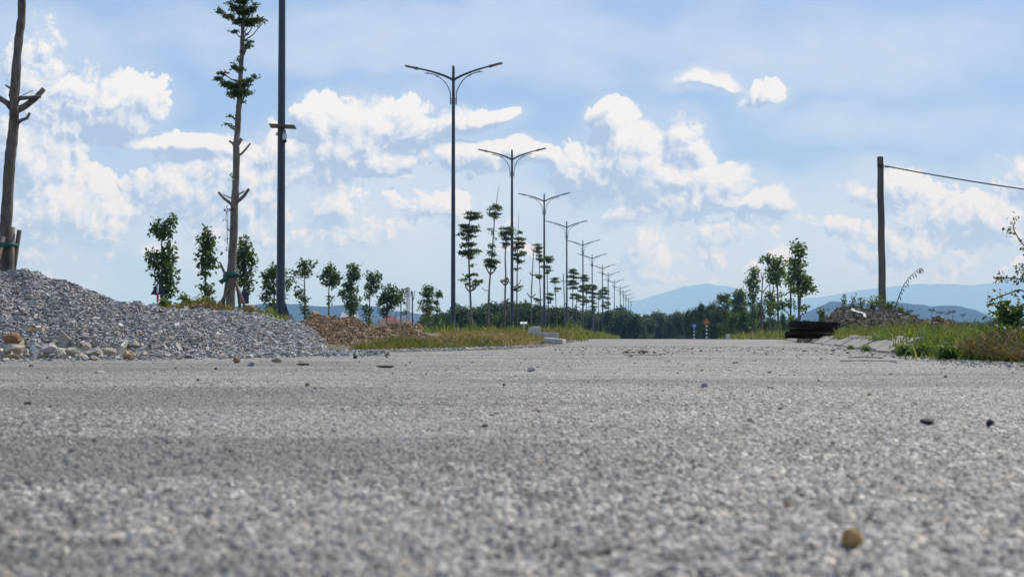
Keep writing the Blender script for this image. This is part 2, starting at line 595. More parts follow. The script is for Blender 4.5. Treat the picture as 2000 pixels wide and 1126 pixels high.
def build_camera_and_sun():
    cam = bpy.data.cameras.new('camera')
    o = bpy.data.objects.new('camera', cam)
    COL.objects.link(o)
    o.location = (0, 0, CAM_Z)
    o.rotation_euler = (math.pi / 2 + PITCH, 0, 0)
    cam.sensor_width = 36.0
    cam.lens = 36.0 * F / 2000.0
    cam.clip_start = 0.02; cam.clip_end = 60000
    cam.dof.use_dof = True
    cam.dof.focus_distance = 14.0
    cam.dof.aperture_fstop = 15.0
    SC.camera = o
    s = bpy.data.lights.new('sun', 'SUN')
    s.energy = 4.6; s.angle = math.radians(0.53); s.color = (1.0, .96, .90)
    so = bpy.data.objects.new('sun', s)
    COL.objects.link(so)
    so.rotation_euler = SUN_DIR.to_track_quat('Z', 'Y').to_euler()
    so.location = (20, 10, 40)
    SC.view_settings.view_transform = 'Standard'
    SC.view_settings.look = 'None'
    SC.view_settings.exposure = 0.0
    SC.view_settings.gamma = 1.0
    cy = SC.cycles
    cy.use_denoising = True
    cy.max_bounces = 6; cy.diffuse_bounces = 3; cy.glossy_bounces = 2; cy.transmission_bounces = 3
    cy.volume_bounces = 3; cy.transparent_max_bounces = 6
    cy.sample_clamp_indirect = 6.0
    cy.use_adaptive_sampling = True
    cy.adaptive_threshold = 0.015; cy.adaptive_min_samples = 16


build_world()
build_camera_and_sun()

# ---------------------------------------------------------------- far hills, air and the ground sheet
mat('hill_forest', (.011, .024, .016), (.024, .04, .022), scale=0.004, rough=1.0, spec=0.0, detail=10)
mat('soil_ground', (.075, .095, .035), (.15, .13, .075), scale=0.35, rough=0.95, detail=8)


def hills(name, ridge, D, W, seed, rough):
    pxs = np.arange(ridge[0][0], ridge[-1][0] + 1, 5.0)
    ts = np.linspace(-1, 1, 41)
    zr = np.array([max(P(q, lerp(q, ridge), D).z, 0.5) for q in pxs])
    zr = zr * (1 + rough * (fbm(pxs / 23.0, pxs * 0 + seed, 0, 5) - .5))
    end = np.minimum(sstep(0, 60, pxs - pxs[0]), sstep(0, 60, pxs[-1] - pxs)) * .98 + .02
    V = []
    for tt in ts:
        Y = D + tt * W
        X = GX(pxs, Y)
        spur = 0.55 + 0.9 * fbm(X / (W * .22) + seed, Y / (W * .5) + X * 0, 0, 5)
        pr = (1 - abs(tt) ** 1.2) * (spur * (1 - (1 - abs(tt)) ** 3) + (1 - abs(tt)) ** 3)
        V.append(np.stack([X, Y + X * 0, zr * end * pr - 1.2], 1))
    o = link_mesh(name, np.concatenate(V), grid_faces(len(ts), len(pxs)), MATS['hill_forest'], smooth=True)
    return struct(o)


hills('hills', [(-700, 600), (-300, 590), (0, 604), (150, 606), (270, 602), (330, 598), (420, 600), (500, 592), (545, 588), (600, 594), (640, 599), (690, 592),
                (740, 600), (800, 610), (860, 620), (930, 632), (1010, 645), (1090, 655)], 3700, 700, 3, .12)
hills('hills', [(1480, 655), (1540, 622), (1580, 606), (1622, 589), (1650, 590), (1690, 591), (1740, 586), (1790, 594), (1830, 597), (1880, 597), (1905, 604),
                (1945, 622), (2000, 640), (2100, 650)], 3700, 650, 9, .10)
hills('mountains', [(1090, 650), (1150, 622), (1230, 592), (1290, 572), (1340, 558), (1385, 553), (1430, 560), (1470, 577), (1530, 588), (1600, 580), (1660, 570),
                    (1720, 561), (1800, 553), (1900, 556), (2000, 545), (2200, 530), (2500, 560), (2800, 600)], 14000, 1500, 5, .05)

# one sheet of ground under everything, out to the foot of the mountains
gy = np.concatenate([[-1000, -60, -10], np.geomspace(3, 15800, 60)])
gx = np.concatenate([-np.geomspace(15000, 3, 40), [0], np.geomspace(3, 15000, 40)])
GXm, GYm = np.meshgrid(gx, gy)
GZm = road_z(GYm) - 0.05
o = link_mesh('ground', np.stack([GXm, GYm, GZm], -1).reshape(-1, 3), grid_faces(len(gy), len(gx)), MATS['soil_ground'])
struct(o)

HAZE = 1.85e-4
m = bpy.data.materials.new('humid_air'); m.use_nodes = True
t = NT(m.node_tree)
t.n.remove(t.n['Principled BSDF'])
pv = t.new('ShaderNodeVolumePrincipled')
pv.inputs['Color'].default_value = (.30, .54, 1.0, 1)
pv.inputs['Absorption Color'].default_value = (1, 1, 1, 1)
pv.inputs['Density'].default_value = HAZE
pv.inputs['Anisotropy'].default_value = 0.0
t.l.new(pv.outputs[0], t.n['Material Output'].inputs['Volume'])
hb = MB().box((0, 7400, 270), (31000, 17600, 548)).build('haze', m)
hb['kind'] = 'stuff'

# ---------------------------------------------------------------- the road
def asphalt_material():
    m = bpy.data.materials.new('old_asphalt'); m.use_nodes = True
    t = NT(m.node_tree)
    bs = t.n['Principled BSDF']
    co = t.new('ShaderNodeTexCoord').outputs['Object']
    flat = t.v('MULTIPLY', co, (1, 1, 0))
    wob = t.v('ADD', flat, t.scale(t.noise(flat, 160, 2, .5, out=1, dim='2D'), 0.004))
    cell = t.voro(wob, 145, 'F1', 1, dim='2D')           # colour of each chipping
    cell2 = t.voro(wob, 310, 'F1', 1, dim='2D')
    dist = t.voro(wob, 145, 'F1', 0, dim='2D')
    dist2 = t.voro(wob, 310, 'F1', 0, dim='2D')
    sp = t.new('ShaderNodeSeparateColor'); t.l.new(cell, sp.inputs[0])
    sp2 = t.new('ShaderNodeSeparateColor'); t.l.new(cell2, sp2.inputs[0])
    chip = t.ramp(sp.outputs[0], [(0.0, (.075, .072, .07)), (.3, (.17, .165, .156)), (.62, (.28, .272, .255)), (.84, (.39, .376, .348)), (.96, (.50, .485, .445)), (1.0, (.40, .33, .25))])
    fine = t.ramp(sp2.outputs[0], [(0.0, (.085, .082, .08)), (.6, (.215, .208, .196)), (1.0, (.45, .43, .39))])
    top = t.smooth(t.m('ADD', sp.outputs[1], t.m('MULTIPLY', dist, -0.9)), -0.15, 0.1)   # some chippings lie bare, others under fines
    c = t.mix(top, fine, chip)
    pits = t.smooth(t.noise(flat, 62, 3, .6, dim='2D'), .45, .33)
    c = t.mix(t.m('MULTIPLY', pits, .75), c, (.045, .044, .044))
    wear = t.noise(flat, 1.3, 5, .6, dim='2D')
    c = t.mix(t.m('MULTIPLY', t.smooth(wear, .42, .68), .35), c, (.34, .33, .305))
    dust = t.noise(t.v('ADD', t.v('MULTIPLY', flat, (.55, .22, 1)), (3.1, 1.7, 0)), 1.0, 5, .62, dim='2D')
    c = t.mix(t.m('MULTIPLY', t.smooth(dust, .5, .72), .3), c, (.35, .34, .32))
    strk = t.noise(t.v('MULTIPLY', flat, (.25, 1.6, 1)), 1.0, 5, .6, dim='2D')
    c = t.mix(t.m('MULTIPLY', t.smooth(strk, .48, .62), .55), c, (.10, .098, .095))
    c = t.mix(1.0, c, (1.12, 1.085, 1.03), 'MULTIPLY')
    big = t.noise(t.v('MULTIPLY', flat, (.9, .3, 1)), 0.55, 4, .6, dim='2D')
    c = t.mix(t.m('MULTIPLY', t.smooth(big, .52, .66), .17), c, (.085, .083, .08))
    t.l.new(c, bs.inputs['Base Color'])
    bs.inputs['Roughness'].default_value = 0.72
    bs.inputs['Specular IOR Level'].default_value = 0.35
    h = t.m('MULTIPLY', t.m('SUBTRACT', 1.0, t.m('POWER', dist, 1.6)), t.m('MULTIPLY_ADD', sp.outputs[1], 1.0, .15))
    h2 = t.m('MULTIPLY', t.m('SUBTRACT', 1.0, dist2), sp2.outputs[1])
    h = t.m('MULTIPLY_ADD', h, 0.0055, t.m('MULTIPLY', h2, 0.0022))
    h = t.m('MULTIPLY_ADD', t.noise(flat, 9, 4, .6, dim='2D'), 0.005, h)
    h = t.m('MULTIPLY_ADD', t.noise(flat, 2.6, 2, .5, dim='2D'), 0.0015, h)
    dp = t.new('ShaderNodeDisplacement')
    dp.inputs['Midlevel'].default_value = 0.0; dp.inputs['Scale'].default_value = 1.0
    t.l.new(t.m('SUBTRACT', h, 0.0070), dp.inputs['Height'])
    t.l.new(dp.outputs[0], t.n['Material Output'].inputs['Displacement'])
    m.displacement_method = 'BOTH'
    return m


def build_road():
    NR, NC = 1350, 900
    Ys = np.concatenate([[-40, -12, -4, -1.2, -.3, 0.05, .22], np.geomspace(.34, 62, NR), np.geomspace(64, 420, 40)])
    inner = np.linspace(-1, 1, NC)
    g = np.geomspace(0.012, 1, 45)
    hw = .43 * np.maximum(Ys, .34)
    ext = 3 + 26 * sstep(0, 8, np.abs(Ys)) + hw * .2
    X = np.concatenate([-(hw[:, None] + ext[:, None] * g[None, ::-1]), hw[:, None] * inner[None], hw[:, None] + ext[:, None] * g[None]], 1)
    Y = np.repeat(Ys[:, None], X.shape[1], 1)
    Z = road_z(Y) + 0.006 * (fbm(X * .9, Y * .35, 0, 3) - .5) * sstep(1.5, 6, Y)
    Z = Z - 0.0035 * np.clip(X - 1.5 - .07 * Y, 0, 8)                    # crossfall to the kerb
    o = link_mesh('road', np.stack([X, Y, Z], -1).reshape(-1, 3), grid_faces(*X.shape), asphalt_material(), smooth=True)
    struct(o)


build_road()

# ---------------------------------------------------------------- verges
LEFT_EDGE = [(-900, 7.6), (-400, 8.4), (0, 9.0), (300, 9.8), (500, 10.6), (640, 11.1), (720, 11.4), (900, 13.2), (1000, 15.6), (1060, 19), (1105, 27), (1130, 48), (1160, 85), (1190, 130),
             (1220, 210), (1240, 310)]


def left_z(px, Y):
    """height of the raised strip on the left, by direction and distance"""
    e = lerp(px, LEFT_EDGE)
    d = Y - e
    z = -0.03 + 0.085 * sstep(0, 1.2, d) + 0.05 * sstep(1, 5, d) + np.clip(Y - 16, 0, 45) * .0038 * sstep(0, 4, d)
    z = z + 0.34 * sstep(620, 520, px) * sstep(13, 23, Y) * (1 - .75 * sstep(34, 46, Y))
    z = z + 0.05 * (fbm(px / 40.0, Y / 1.3, 0, 4) - .5) * sstep(0, 2, d)
    return z + road_z(Y)


pxs = np.concatenate([np.linspace(-1100, -50, 60), np.linspace(-40, 1240, 330)])
ts = np.linspace(0, 1, 150)
e = lerp(pxs, LEFT_EDGE)
Y = e[None] * (330 / e[None]) ** ts[:, None]
PX = np.repeat(pxs[None], len(ts), 0)
mat('verge_soil', (.19, .15, .10), (.075, .09, .038), scale=.9, rough=.95, bump=.6, bscale=18, detail=9)
struct(link_mesh('verge', np.stack([GX(PX, Y), Y, left_z(PX, Y)], -1).reshape(-1, 3), grid_faces(len(ts), len(pxs)), MATS['verge_soil'], smooth=True))

RIGHT_EDGE = [(1390, 150), (1440, 92), (1500, 56), (1535, 43), (1560, 33), (1600, 23.5), (1650, 16.4), (1700, 12.2), (1740, 10.0), (1800, 8.3), (1900, 6.9), (2000, 6.2), (2400, 5.5), (3400, 4.8)]


def right_z(px, Y):
    e = lerp(px, RIGHT_EDGE)
    d = Y - e
    k = sstep(1750, 1700, px)                                             # behind the kerb the verge lies level with its top
    z = -0.04 + .10 * sstep(0.0, 1.0, d) * (1 - k) + (.112 * sstep(1.15, 1.75, d) - .03) * k + .03 * sstep(3, 12, d) + .03 * (fbm(px / 40.0, Y / 1.3, 7, 4) - .5)
    return z + road_z(Y)


pxs = np.concatenate([np.linspace(1390, 2100, 260), np.linspace(2110, 3400, 80)])
e = lerp(pxs, RIGHT_EDGE)
Y = e[None] * (330 / e[None]) ** ts[:, None]
PX = np.repeat(pxs[None], len(ts), 0)
struct(link_mesh('verge', np.stack([GX(PX, Y), Y, right_z(PX, Y)], -1).reshape(-1, 3), grid_faces(len(ts), len(pxs)), MATS['verge_soil'], smooth=True))


# ---------------------------------------------------------------- heaps
GREY_STONE = [(5, (.33, .32, .298)), (4, (.245, .24, .226)), (3, (.42, .408, .375)), (2, (.145, .146, .15)), (.6, (.60, .58, .53)), (.7, (.42, .34, .23)), (.25, (.50, .32, .16))]
TAN_STONE = [(4, (.42, .37, .28)), (3, (.33, .285, .21)), (2, (.48, .45, .385)), (3, (.28, .27, .255)), (.4, (.40, .23, .11))]
SOIL_CLOD = [(5, (.25, .175, .11)), (4, (.31, .22, .14)), (2, (.18, .125, .08)), (1, (.40, .31, .21))]
mat('crushed_stone', (1, 1, 1), (.72, .72, .74), scale=55, rough=.75, tint=True, spec=.45)
mat('soil_clods', (1, 1, 1), (.7, .66, .6), scale=30, rough=.95, tint=True, spec=.1)


def heap(name, label, cat, crest, yr, foot, back, m, stops, n, size, seed, rough=.03, ground=None, jit=.22, core=(.2, .2, .21), group=None, big=None, tilt=None):
    """a loose heap: a crest line (photograph pixels at distance yr), a front foot and a back foot, covered in its own stones"""
    rng = np.random.default_rng(seed)
    lo, hi = crest[0][0], crest[-1][0]
    yrf = (lambda q: lerp(q, yr)) if isinstance(yr, list) else (lambda q: np.zeros_like(q) + yr)

    def height(px, t):                 # t: -1 front foot, 0 crest, 1 back foot
        Yr = yrf(px)
        Yc = np.where(t < 0, Yr + t * (Yr - lerp(px, foot)), Yr + t * back)
        zc = CAM_Z + (HZ - lerp(px, crest)) / F * Yr
        a = np.abs(t)
        pr = 1 - a ** np.where(t < 0, 1.25, 1.1)
        z0 = (ground + .04) * (1 - a ** 5) - .04 if ground is not None else -0.03
        z = z0 + (zc - z0) * pr
        z = z + rough * (fbm(px / 30 + seed, Yc * 2.2, 0, 4) - .5) * 2 * (1 - a ** 4)
        return GX(px, Yc), Yc, z
    pg, tg = np.meshgrid(np.linspace(lo, hi, 170), np.linspace(-1, 1, 70))
    X, Y, Z = height(pg.ravel(), tg.ravel())
    V1 = np.stack([X, Y, Z - .25 * size], 1)
    F1 = grid_faces(70, 170)
    T1 = np.repeat(np.array([core]), len(F1), 0)
    tt = np.where(rng.random(n) < .8, -rng.random(n) ** .9, rng.random(n) * .5)
    X, Y, Z = height(rng.uniform(lo, hi, n), tt)
    sz = size * np.exp(np.clip(rng.normal(-.08, .40, n), -1.2, .75))
    V2, F2 = stones(np.stack([X, Y, Z + .1 * sz], 1), sz, rng, jit, tilt=tilt)
    T2 = tint_of(n, 6, rng, stops, .2)
    Vs, Fs, Ts = [V1, V2], [F1, F2 + len(V1)], [T1, T2]
    if big:
        nb, sb, st = big
        X, Y, Z = height(rng.uniform(lo, hi, nb), -rng.random(nb))
        V3, F3 = stones(np.stack([X, Y, Z + .1 * sb], 1), sb * np.exp(rng.normal(0, .3, nb)), rng, jit)
        Fs.append(F3 + len(V1) + len(V2)); Vs.append(V3); Ts.append(tint_of(nb, 6, rng, st, .2))
    cx, cy = GX((lo + hi) / 2, yr if not isinstance(yr, list) else yr[0][1]), (yr if not isinstance(yr, list) else yr[0][1])
    o = link_mesh(name, np.concatenate(Vs), np.concatenate(Fs), m, tint=np.concatenate(Ts), origin=(cx, cy, 0))
    return tag(o, label, cat, group)


heap('gravel_heap', 'tall heap of crushed grey stone hiding the foot of the bare trunk', 'gravel heap',
     [(-620, 600), (-380, 545), (-200, 518), (-60, 519), (0, 526), (70, 533), (130, 548), (165, 562), (200, 579), (240, 590), (280, 599), (330, 610), (390, 632), (450, 660), (500, 688)],
     10.6, [(-620, 8.0), (0, 8.55), (300, 9.0), (400, 9.6), (500, 10.4)], 2.2, MATS['crushed_stone'], GREY_STONE, 66000, .0205, 5, .045, tilt=.5, big=(500, .032, GREY_STONE))
heap('gravel_heap', 'low spread heap of crushed grey stone in front of the propped tree', 'gravel heap',
     [(250, 640), (300, 609), (360, 604), (420, 604), (470, 606), (500, 611), (560, 626), (600, 638), (640, 660), (670, 680), (692, 690)],
     13.4, [(250, 10.4), (400, 10.2), (560, 10.5), (692, 11.2)], 2.2, MATS['crushed_stone'], GREY_STONE, 42000, .0215, 6, .04, tilt=.5, big=(300, .034, GREY_STONE))
heap('soil_heap', 'heap of reddish brown clods running from the grey gravel to the lamp post', 'soil heap',
     [(560, 655), (585, 634), (606, 620), (640, 622), (662, 629), (690, 624), (715, 634), (735, 644), (770, 640), (800, 640), (820, 652), (850, 668), (880, 676)],
     [(560, 17.5), (700, 17.5), (880, 16.5)], [(560, 13.0), (640, 11.5), (700, 11.7), (740, 12.6), (880, 14.5)], 2.5, MATS['soil_clods'], SOIL_CLOD, 42000, .022, 7, .06, jit=.3, ground=.07,
     core=(.22, .155, .095), big=(700, .05, SOIL_CLOD))
heap('soil_heap', 'grassy brown soil bank behind the gravel, between the triangular sign and the propped tree', 'soil heap',
     [(270, 632), (300, 610), (330, 603), (360, 596), (385, 590), (400, 588), (420, 594), (440, 602), (470, 612), (500, 630)],
     22.5, [(270, 19.5), (500, 19.5)], 2.5, MATS['soil_clods'], SOIL_CLOD + [(5, (.17, .16, .08))], 9000, .045, 8, .05, ground=.25, jit=.3, core=(.20, .15, .08), big=(140, .08, SOIL_CLOD))
heap('rubble_heap', 'long heap of dark earth and rubble around the foot of the wooden pole', 'rubble heap',
     [(1560, 650), (1590, 640), (1612, 622), (1635, 608), (1660, 603), (1690, 607), (1720, 606), (1745, 608), (1775, 617), (1800, 628), (1830, 636), (1870, 642), (1900, 652)],
     31, [(1560, 26), (1700, 25), (1900, 27)], 4, MATS['soil_clods'],
     [(4, (.15, .125, .095)), (3, (.21, .175, .13)), (2, (.27, .24, .20)), (1.4, (.10, .09, .075)), (.5, (.40, .38, .34)), (1, (.13, .12, .055))], 26000, .042, 9, .09, ground=.05, jit=.3,
     core=(.13, .105, .075), big=(320, .085, [(2, (.24, .21, .17)), (1, (.36, .34, .30)), (2, (.15, .12, .09))]))
heap('soil_heap', 'small rusty brown soil mound beyond the right end of the rubble heap', 'soil heap',
     [(1788, 655), (1800, 642), (1815, 630), (1832, 624), (1850, 627), (1868, 636), (1885, 650)],
     36, [(1788, 33), (1885, 33)], 3, MATS['soil_clods'], [(3, (.17, .105, .06)), (2, (.23, .15, .09)), (1, (.12, .09, .05))], 2600, .08, 10, .05, ground=.1, jit=.3, core=(.15, .1, .06))


# ---------------------------------------------------------------- loose stones
def road_h(X, Y):
    return road_z(Y) - 0.0035 * np.clip(X - 1.5 - .07 * Y, 0, 8)


def scatter(name, label, cat, n, sampler, size, sig, stops, seed, lift=.25):
    rng = np.random.default_rng(seed)
    X, Y = sampler(rng, n)
    sz = size * np.exp(np.clip(rng.normal(0, sig, n), -1.2, .85)) * np.clip(Y / 5, .4, 1.2)
    V, Fc = stones(np.stack([X, Y, road_h(X, Y) + lift * sz], 1), sz, rng, .2, tilt=.45)
    o = link_mesh(name, V, Fc, MATS['crushed_stone'], tint=tint_of(n, 6, rng, stops, .2))
    return tag(o, label, cat, kind='stuff')


def along(edge, lo, hi, back, fwd):
    def f(rng, n):
        px = rng.uniform(lo, hi, n)
        Y = lerp(px, edge) * (1 - back * rng.random(n) ** 2.0) + fwd * rng.random(n)
        return GX(px, Y), Y
    return f


scatter('loose_gravel', 'spilled grey gravel thinning out onto the asphalt in front of the heaps', 'gravel', 7000,
        along([(-300, 8.9), (300, 9.6), (560, 10.9), (700, 11.5)], -300, 760, .28, .5), .0135, .5, GREY_STONE, 21)
scatter('loose_gravel', 'tan and grey gravel strip along the edge of the left grass verge', 'gravel', 9000,
        along([(660, 11.4), (900, 12.9), (1000, 14.8), (1060, 18), (1110, 26), (1140, 40)], 690, 1140, .12, .9), .012, .5, TAN_STONE + TAN_STONE + GREY_STONE[:4], 22)
scatter('loose_gravel', 'thin gravel drift on the asphalt in front of the concrete kerb', 'gravel', 1900,
        along([(1540, 36), (1600, 21.5), (1700, 11.6), (1760, 9.2), (1860, 7.2), (2000, 6.1), (2300, 5.4)], 1520, 2200, .2, .1), .0068, .5, GREY_STONE + TAN_STONE[:3], 23)


def road_sampler(rng, n):
    Y = 1.3 * (34 / 1.3) ** (rng.random(n) ** .62)
    return GX(rng.uniform(-150, 2150, n), Y), Y


scatter('loose_grit', 'fine grit and small chips scattered across the whole width of the asphalt', 'grit', 3200, road_sampler, .0052, .55,
        [(5, (.28, .28, .28)), (3, (.14, .14, .15)), (3, (.45, .43, .40)), (1, (.40, .28, .17)), (.4, (.35, .16, .09))], 24, .2)


def drift_sampler(rng, n):
    Y = rng.uniform(9.5, 16, n) + rng.normal(0, .6, n)
    return GX(rng.uniform(1080, 1750, n), Y), Y


scatter('loose_grit', 'band of dark grit lying across the road between the two verges', 'grit', 1200, drift_sampler, .0085, .45,
        [(4, (.17, .16, .15)), (3, (.30, .29, .27)), (1, (.36, .22, .12))], 25, .2)

mat('stone_tan', (.46, .29, .10), (.27, .16, .06), scale=90, rough=.85, bump=.4, bscale=300)
mat('stone_pale', (.50, .475, .42), (.30, .28, .25), scale=30, rough=.85, bump=.5, bscale=80)
mat('stone_cream', (.48, .425, .32), (.30, .255, .18), scale=20, rough=.85, bump=.5, bscale=60)
mat('stone_grey', (.33, .335, .34), (.19, .19, .20), scale=40, rough=.8, bump=.5, bscale=90)
mat('stone_dark', (.045, .046, .05), (.022, .022, .026), scale=60, rough=.7, bump=.5, bscale=160)
mat('stone_rust', (.34, .17, .075), (.20, .12, .07), scale=25, rough=.9, bump=.5, bscale=70)
mat('stone_brown', (.33, .22, .12), (.20, .14, .08), scale=25, rough=.9, bump=.5, bscale=70)


def road_stone(px, py_base, w, h, m, label, ang=.5, name='stone', z=None, Y=None, group='stones lying loose on the asphalt'):
    """one stone: base pixel on the road, width and height in photograph pixels"""
    if Y is None:
        Y = CAM_Z * F / (py_base - HZ)
    zz = float(road_h(GX(px, Y), Y)) if z is None else z
    k = Y / F
    V, Fc = rock_mesh((w * k, max(w, h) * k * .9, h * k * 1.12), int(px * 7 + py_base), ang)
    V[:, 2] -= V[:, 2].min() * .86
    loc = (GX(px, Y), Y, zz - .002)
    o = link_mesh(name, V + np.array(loc)[None], Fc, MATS[m], origin=loc, smooth=ang < .45)
    return tag(o, label, 'stone', group)


for a in [
    (1661, 1068, 42, 50, 'stone_tan', 'rounded yellow brown pebble, nearest to the viewer at lower right', .1),
    (1703, 949, 17, 15, 'stone_cream', 'small cream chip behind the yellow brown pebble', .3),
    (1808, 827, 28, 14, 'stone_dark', 'flat wide black stone, left of the rounder black one at right', .4),
    (1933, 830, 19, 15, 'stone_dark', 'round black stone near the right edge of the road', .2),
    (1464, 823, 14, 12, 'stone_cream', 'small cream pebble left of the two black stones', .4),
    (1375, 756, 14, 11, 'stone_grey', 'grey knob of stone standing up in mid road', .2),
    (1504, 757, 14, 7, 'stone_pale', 'flat pale grey stone right of the grey knob in mid road', .3),
    (1503, 728, 10, 5, 'stone_dark', 'small flat dark stone beyond the pale grey one', .3),
    (1038, 725, 20, 10, 'stone_pale', 'pale wedge shaped stone alone in the centre of the road', .9),
    (1232, 697, 9, 4, 'stone_brown', 'low brown chip beside the dry leaf litter in mid road', .5),
    (1436, 709, 12, 4, 'stone_brown', 'flat reddish brown chip beyond the grey knob', .5),
    (197, 729, 22, 9, 'stone_pale', 'low pale stone with a dark end in front of the tall gravel heap', .9),
    (62, 716, 9, 6, 'stone_dark', 'small dark stone just off the foot of the tall gravel heap', .3),
    (57, 790, 18, 9, 'stone_dark', 'oval black stone lying by itself at the left side of the road', .2),
    (102, 793, 10, 5, 'stone_dark', 'small dark chip right of the oval black stone', .4),
    (94, 739, 7, 6, 'stone_dark', 'small dark lump between the heap and the oval black stone', .2),
    (540, 707, 22, 15, 'stone_cream', 'largest cream rock on the asphalt off the low gravel heap', .8),
    (463, 709, 15, 15, 'stone_brown', 'brown block of stone left of the largest cream rock', .8),
    (491, 716, 13, 12, 'stone_grey', 'grey pointed stone between the brown block and the cream rock', .9),
    (454, 697, 16, 13, 'stone_grey', 'rounded blue grey stone at the toe of the low gravel heap', .4),
    (423, 722, 10, 7, 'stone_grey', 'small grey stone below the brown block', .4),
    (344, 720, 8, 6, 'stone_grey', 'grey pebble left of the small grey stone', .4),
    (376, 718, 7, 6, 'stone_pale', 'pale grey pebble beside the grey pebble', .4),
    (601, 754, 9, 9, 'stone_brown', 'brown pebble alone in front of the low gravel heap', .3),
    (616, 758, 6, 5, 'stone_dark', 'tiny dark pebble at the right of the brown pebble', .3),
    (694, 700, 9, 9, 'stone_dark', 'dark cube of stone at the right end of the low gravel heap', .8),
    (755, 698, 6, 6, 'stone_brown', 'small brown stone at the edge of the left grass', .5),
    (984, 752, 6, 6, 'stone_dark', 'dark pebble near the centre, below the wedge shaped stone', .3),
    (948, 834, 14, 10, 'stone_dark', 'blurred dark chip in the lower middle of the road', .4),
    (1052, 802, 8, 5, 'stone_rust', 'rusty chip in the lower middle of the road', .4),
    (1696, 772, 8, 7, 'stone_brown', 'brown pebble beyond the two black stones', .4),
    (1522, 798, 9, 7, 'stone_brown', 'brown pebble left of the two black stones', .4),
    (1598, 745, 8, 6, 'stone_dark', 'dark pebble in mid road toward the kerb', .3),
    (1845, 737, 8, 6, 'stone_dark', 'dark pebble in front of the right grass', .3),
    (1538, 985, 16, 12, 'stone_rust', 'rusty blurred chip in the right foreground', .4),
    (1620, 768, 6, 4, 'stone_grey', 'little grey chip among the pebbles in mid road', .4),
]:
    road_stone(*a)

FOOT = [  # larger rocks at the toe of the tall heap
    (30, 690, 40, 20, 'stone_cream', 'cream rock at the toe of the tall heap under the rusty one', .8),
    (28, 676, 40, 20, 'stone_rust', 'rusty orange rock lying on the toe of the tall gravel heap', .6),
    (25, 703, 32, 13, 'stone_brown', 'dark brown rock at the toe of the tall gravel heap', .6),
    (95, 692, 36, 24, 'stone_pale', 'tall pale grey angular rock at the toe of the tall heap', .9),
    (140, 692, 28, 16, 'stone_cream', 'cream angular rock in the middle of the toe of the tall heap', .8),
    (160, 701, 26, 13, 'stone_cream', 'rounded cream rock lying out in front of the toe of the tall heap', .5),
    (182, 704, 16, 12, 'stone_grey', 'grey rock beside the rounded cream rock', .6),
    (215, 691, 26, 14, 'stone_cream', 'low cream rock at the right part of the toe of the tall heap', .7),
    (251, 704, 22, 15, 'stone_brown', 'rounded brown tan rock at the right end of the row of toe rocks', .4),
    (310, 694, 18, 13, 'stone_pale', 'pale wedge of rock between the two gravel heaps', .9),
    (345, 692, 17, 10, 'stone_pale', 'pale rock at the left end of the low heap', .8),
]
for px, py, w, h, m_, lab, ang in FOOT:
    road_stone(px, py, w, h, m_, lab, ang, name='rock', z=.0 + max(0, 697 - py) * .004, Y=CAM_Z * F / (703 - HZ) + max(0, 703 - py) * .03,
               group='larger rocks at the toe of the gravel heap')
rng = np.random.default_rng(31)
n = 330
px = rng.uniform(-200, 290, n); ft = lerp(px, [(-620, 8.0), (0, 8.55), (300, 9.0)]); Y = ft - 1.1 + 1.35 * rng.random(n) ** .7
sz = .05 * np.exp(rng.normal(0, .4, n))
V, Fc = stones(np.stack([GX(px, Y), Y, .012 + np.clip(Y - ft, 0, 2) * .3], 1), sz, rng, .25)
tag(link_mesh('rubble', V, Fc, MATS['crushed_stone'], tint=tint_of(n, 6, rng, TAN_STONE, .2)), 'band of tan and cream broken rock along the toe of the tall gravel heap', 'rubble', kind='stuff')
for px, py, w, h, lab in [(617, 632, 24, 34, 'upright brown boulder of earth at the left end of the reddish soil heap'), (588, 636, 18, 14, 'rounded brown lump of earth beside the camera pole'),
                          (742, 655, 24, 28, 'brown earth boulder in the middle of the reddish soil heap'), (816, 650, 22, 24, 'brown earth boulder at the right end of the reddish soil heap'),
                          (488, 612, 26, 22, 'pale brown earth boulder right of the propped tree')]:
    Y = 17.0 if px > 550 else 21
    zb = P(px, py, Y).z - .03
    road_stone(px, py, w, h, 'stone_brown', lab, .5, name='boulder', z=zb, Y=Y, group='earth boulders on the heaps')

# ---------------------------------------------------------------- grass and weeds
mat('grass', (1, 1, 1), (.8, .8, .75), scale=3, rough=.7, tint=True, trans=.35, spec=.25)
GREEN = [(5, (.105, .15, .036)), (4, (.15, .20, .05)), (3, (.065, .10, .025)), (.9, (.28, .24, .11)), (.3, (.38, .32, .17))]


def blades(pos, h, rng, w=.006, lean=.5):
    n = len(pos)
    a = rng.uniform(0, 2 * math.pi, n); b = rng.uniform(0, 2 * math.pi, n)
    side = np.stack([np.cos(a), np.sin(a), a * 0], 1) * (w * rng.uniform(.6, 1.4, n))[:, None]
    ln = (lean * rng.uniform(.1, 1.0, n) * h)[:, None] * np.stack([np.cos(b), np.sin(b), a * 0], 1)
    up = np.stack([a * 0, a * 0, h], 1)
    p0 = pos; p1 = pos + up * .55 + ln * .3; p2 = pos + up * rng.uniform(.75, 1, n)[:, None] + ln
    V = np.stack([p0 - side, p0 + side, p1 - side * .8, p1 + side * .8, p2 - side * .12, p2 + side * .12], 1)
    fc = np.array([(0, 1, 3, 2), (2, 3, 5, 4)])[None] + (np.arange(n) * 6)[:, None, None]
    return V.reshape(-1, 3), fc.reshape(-1, 4)


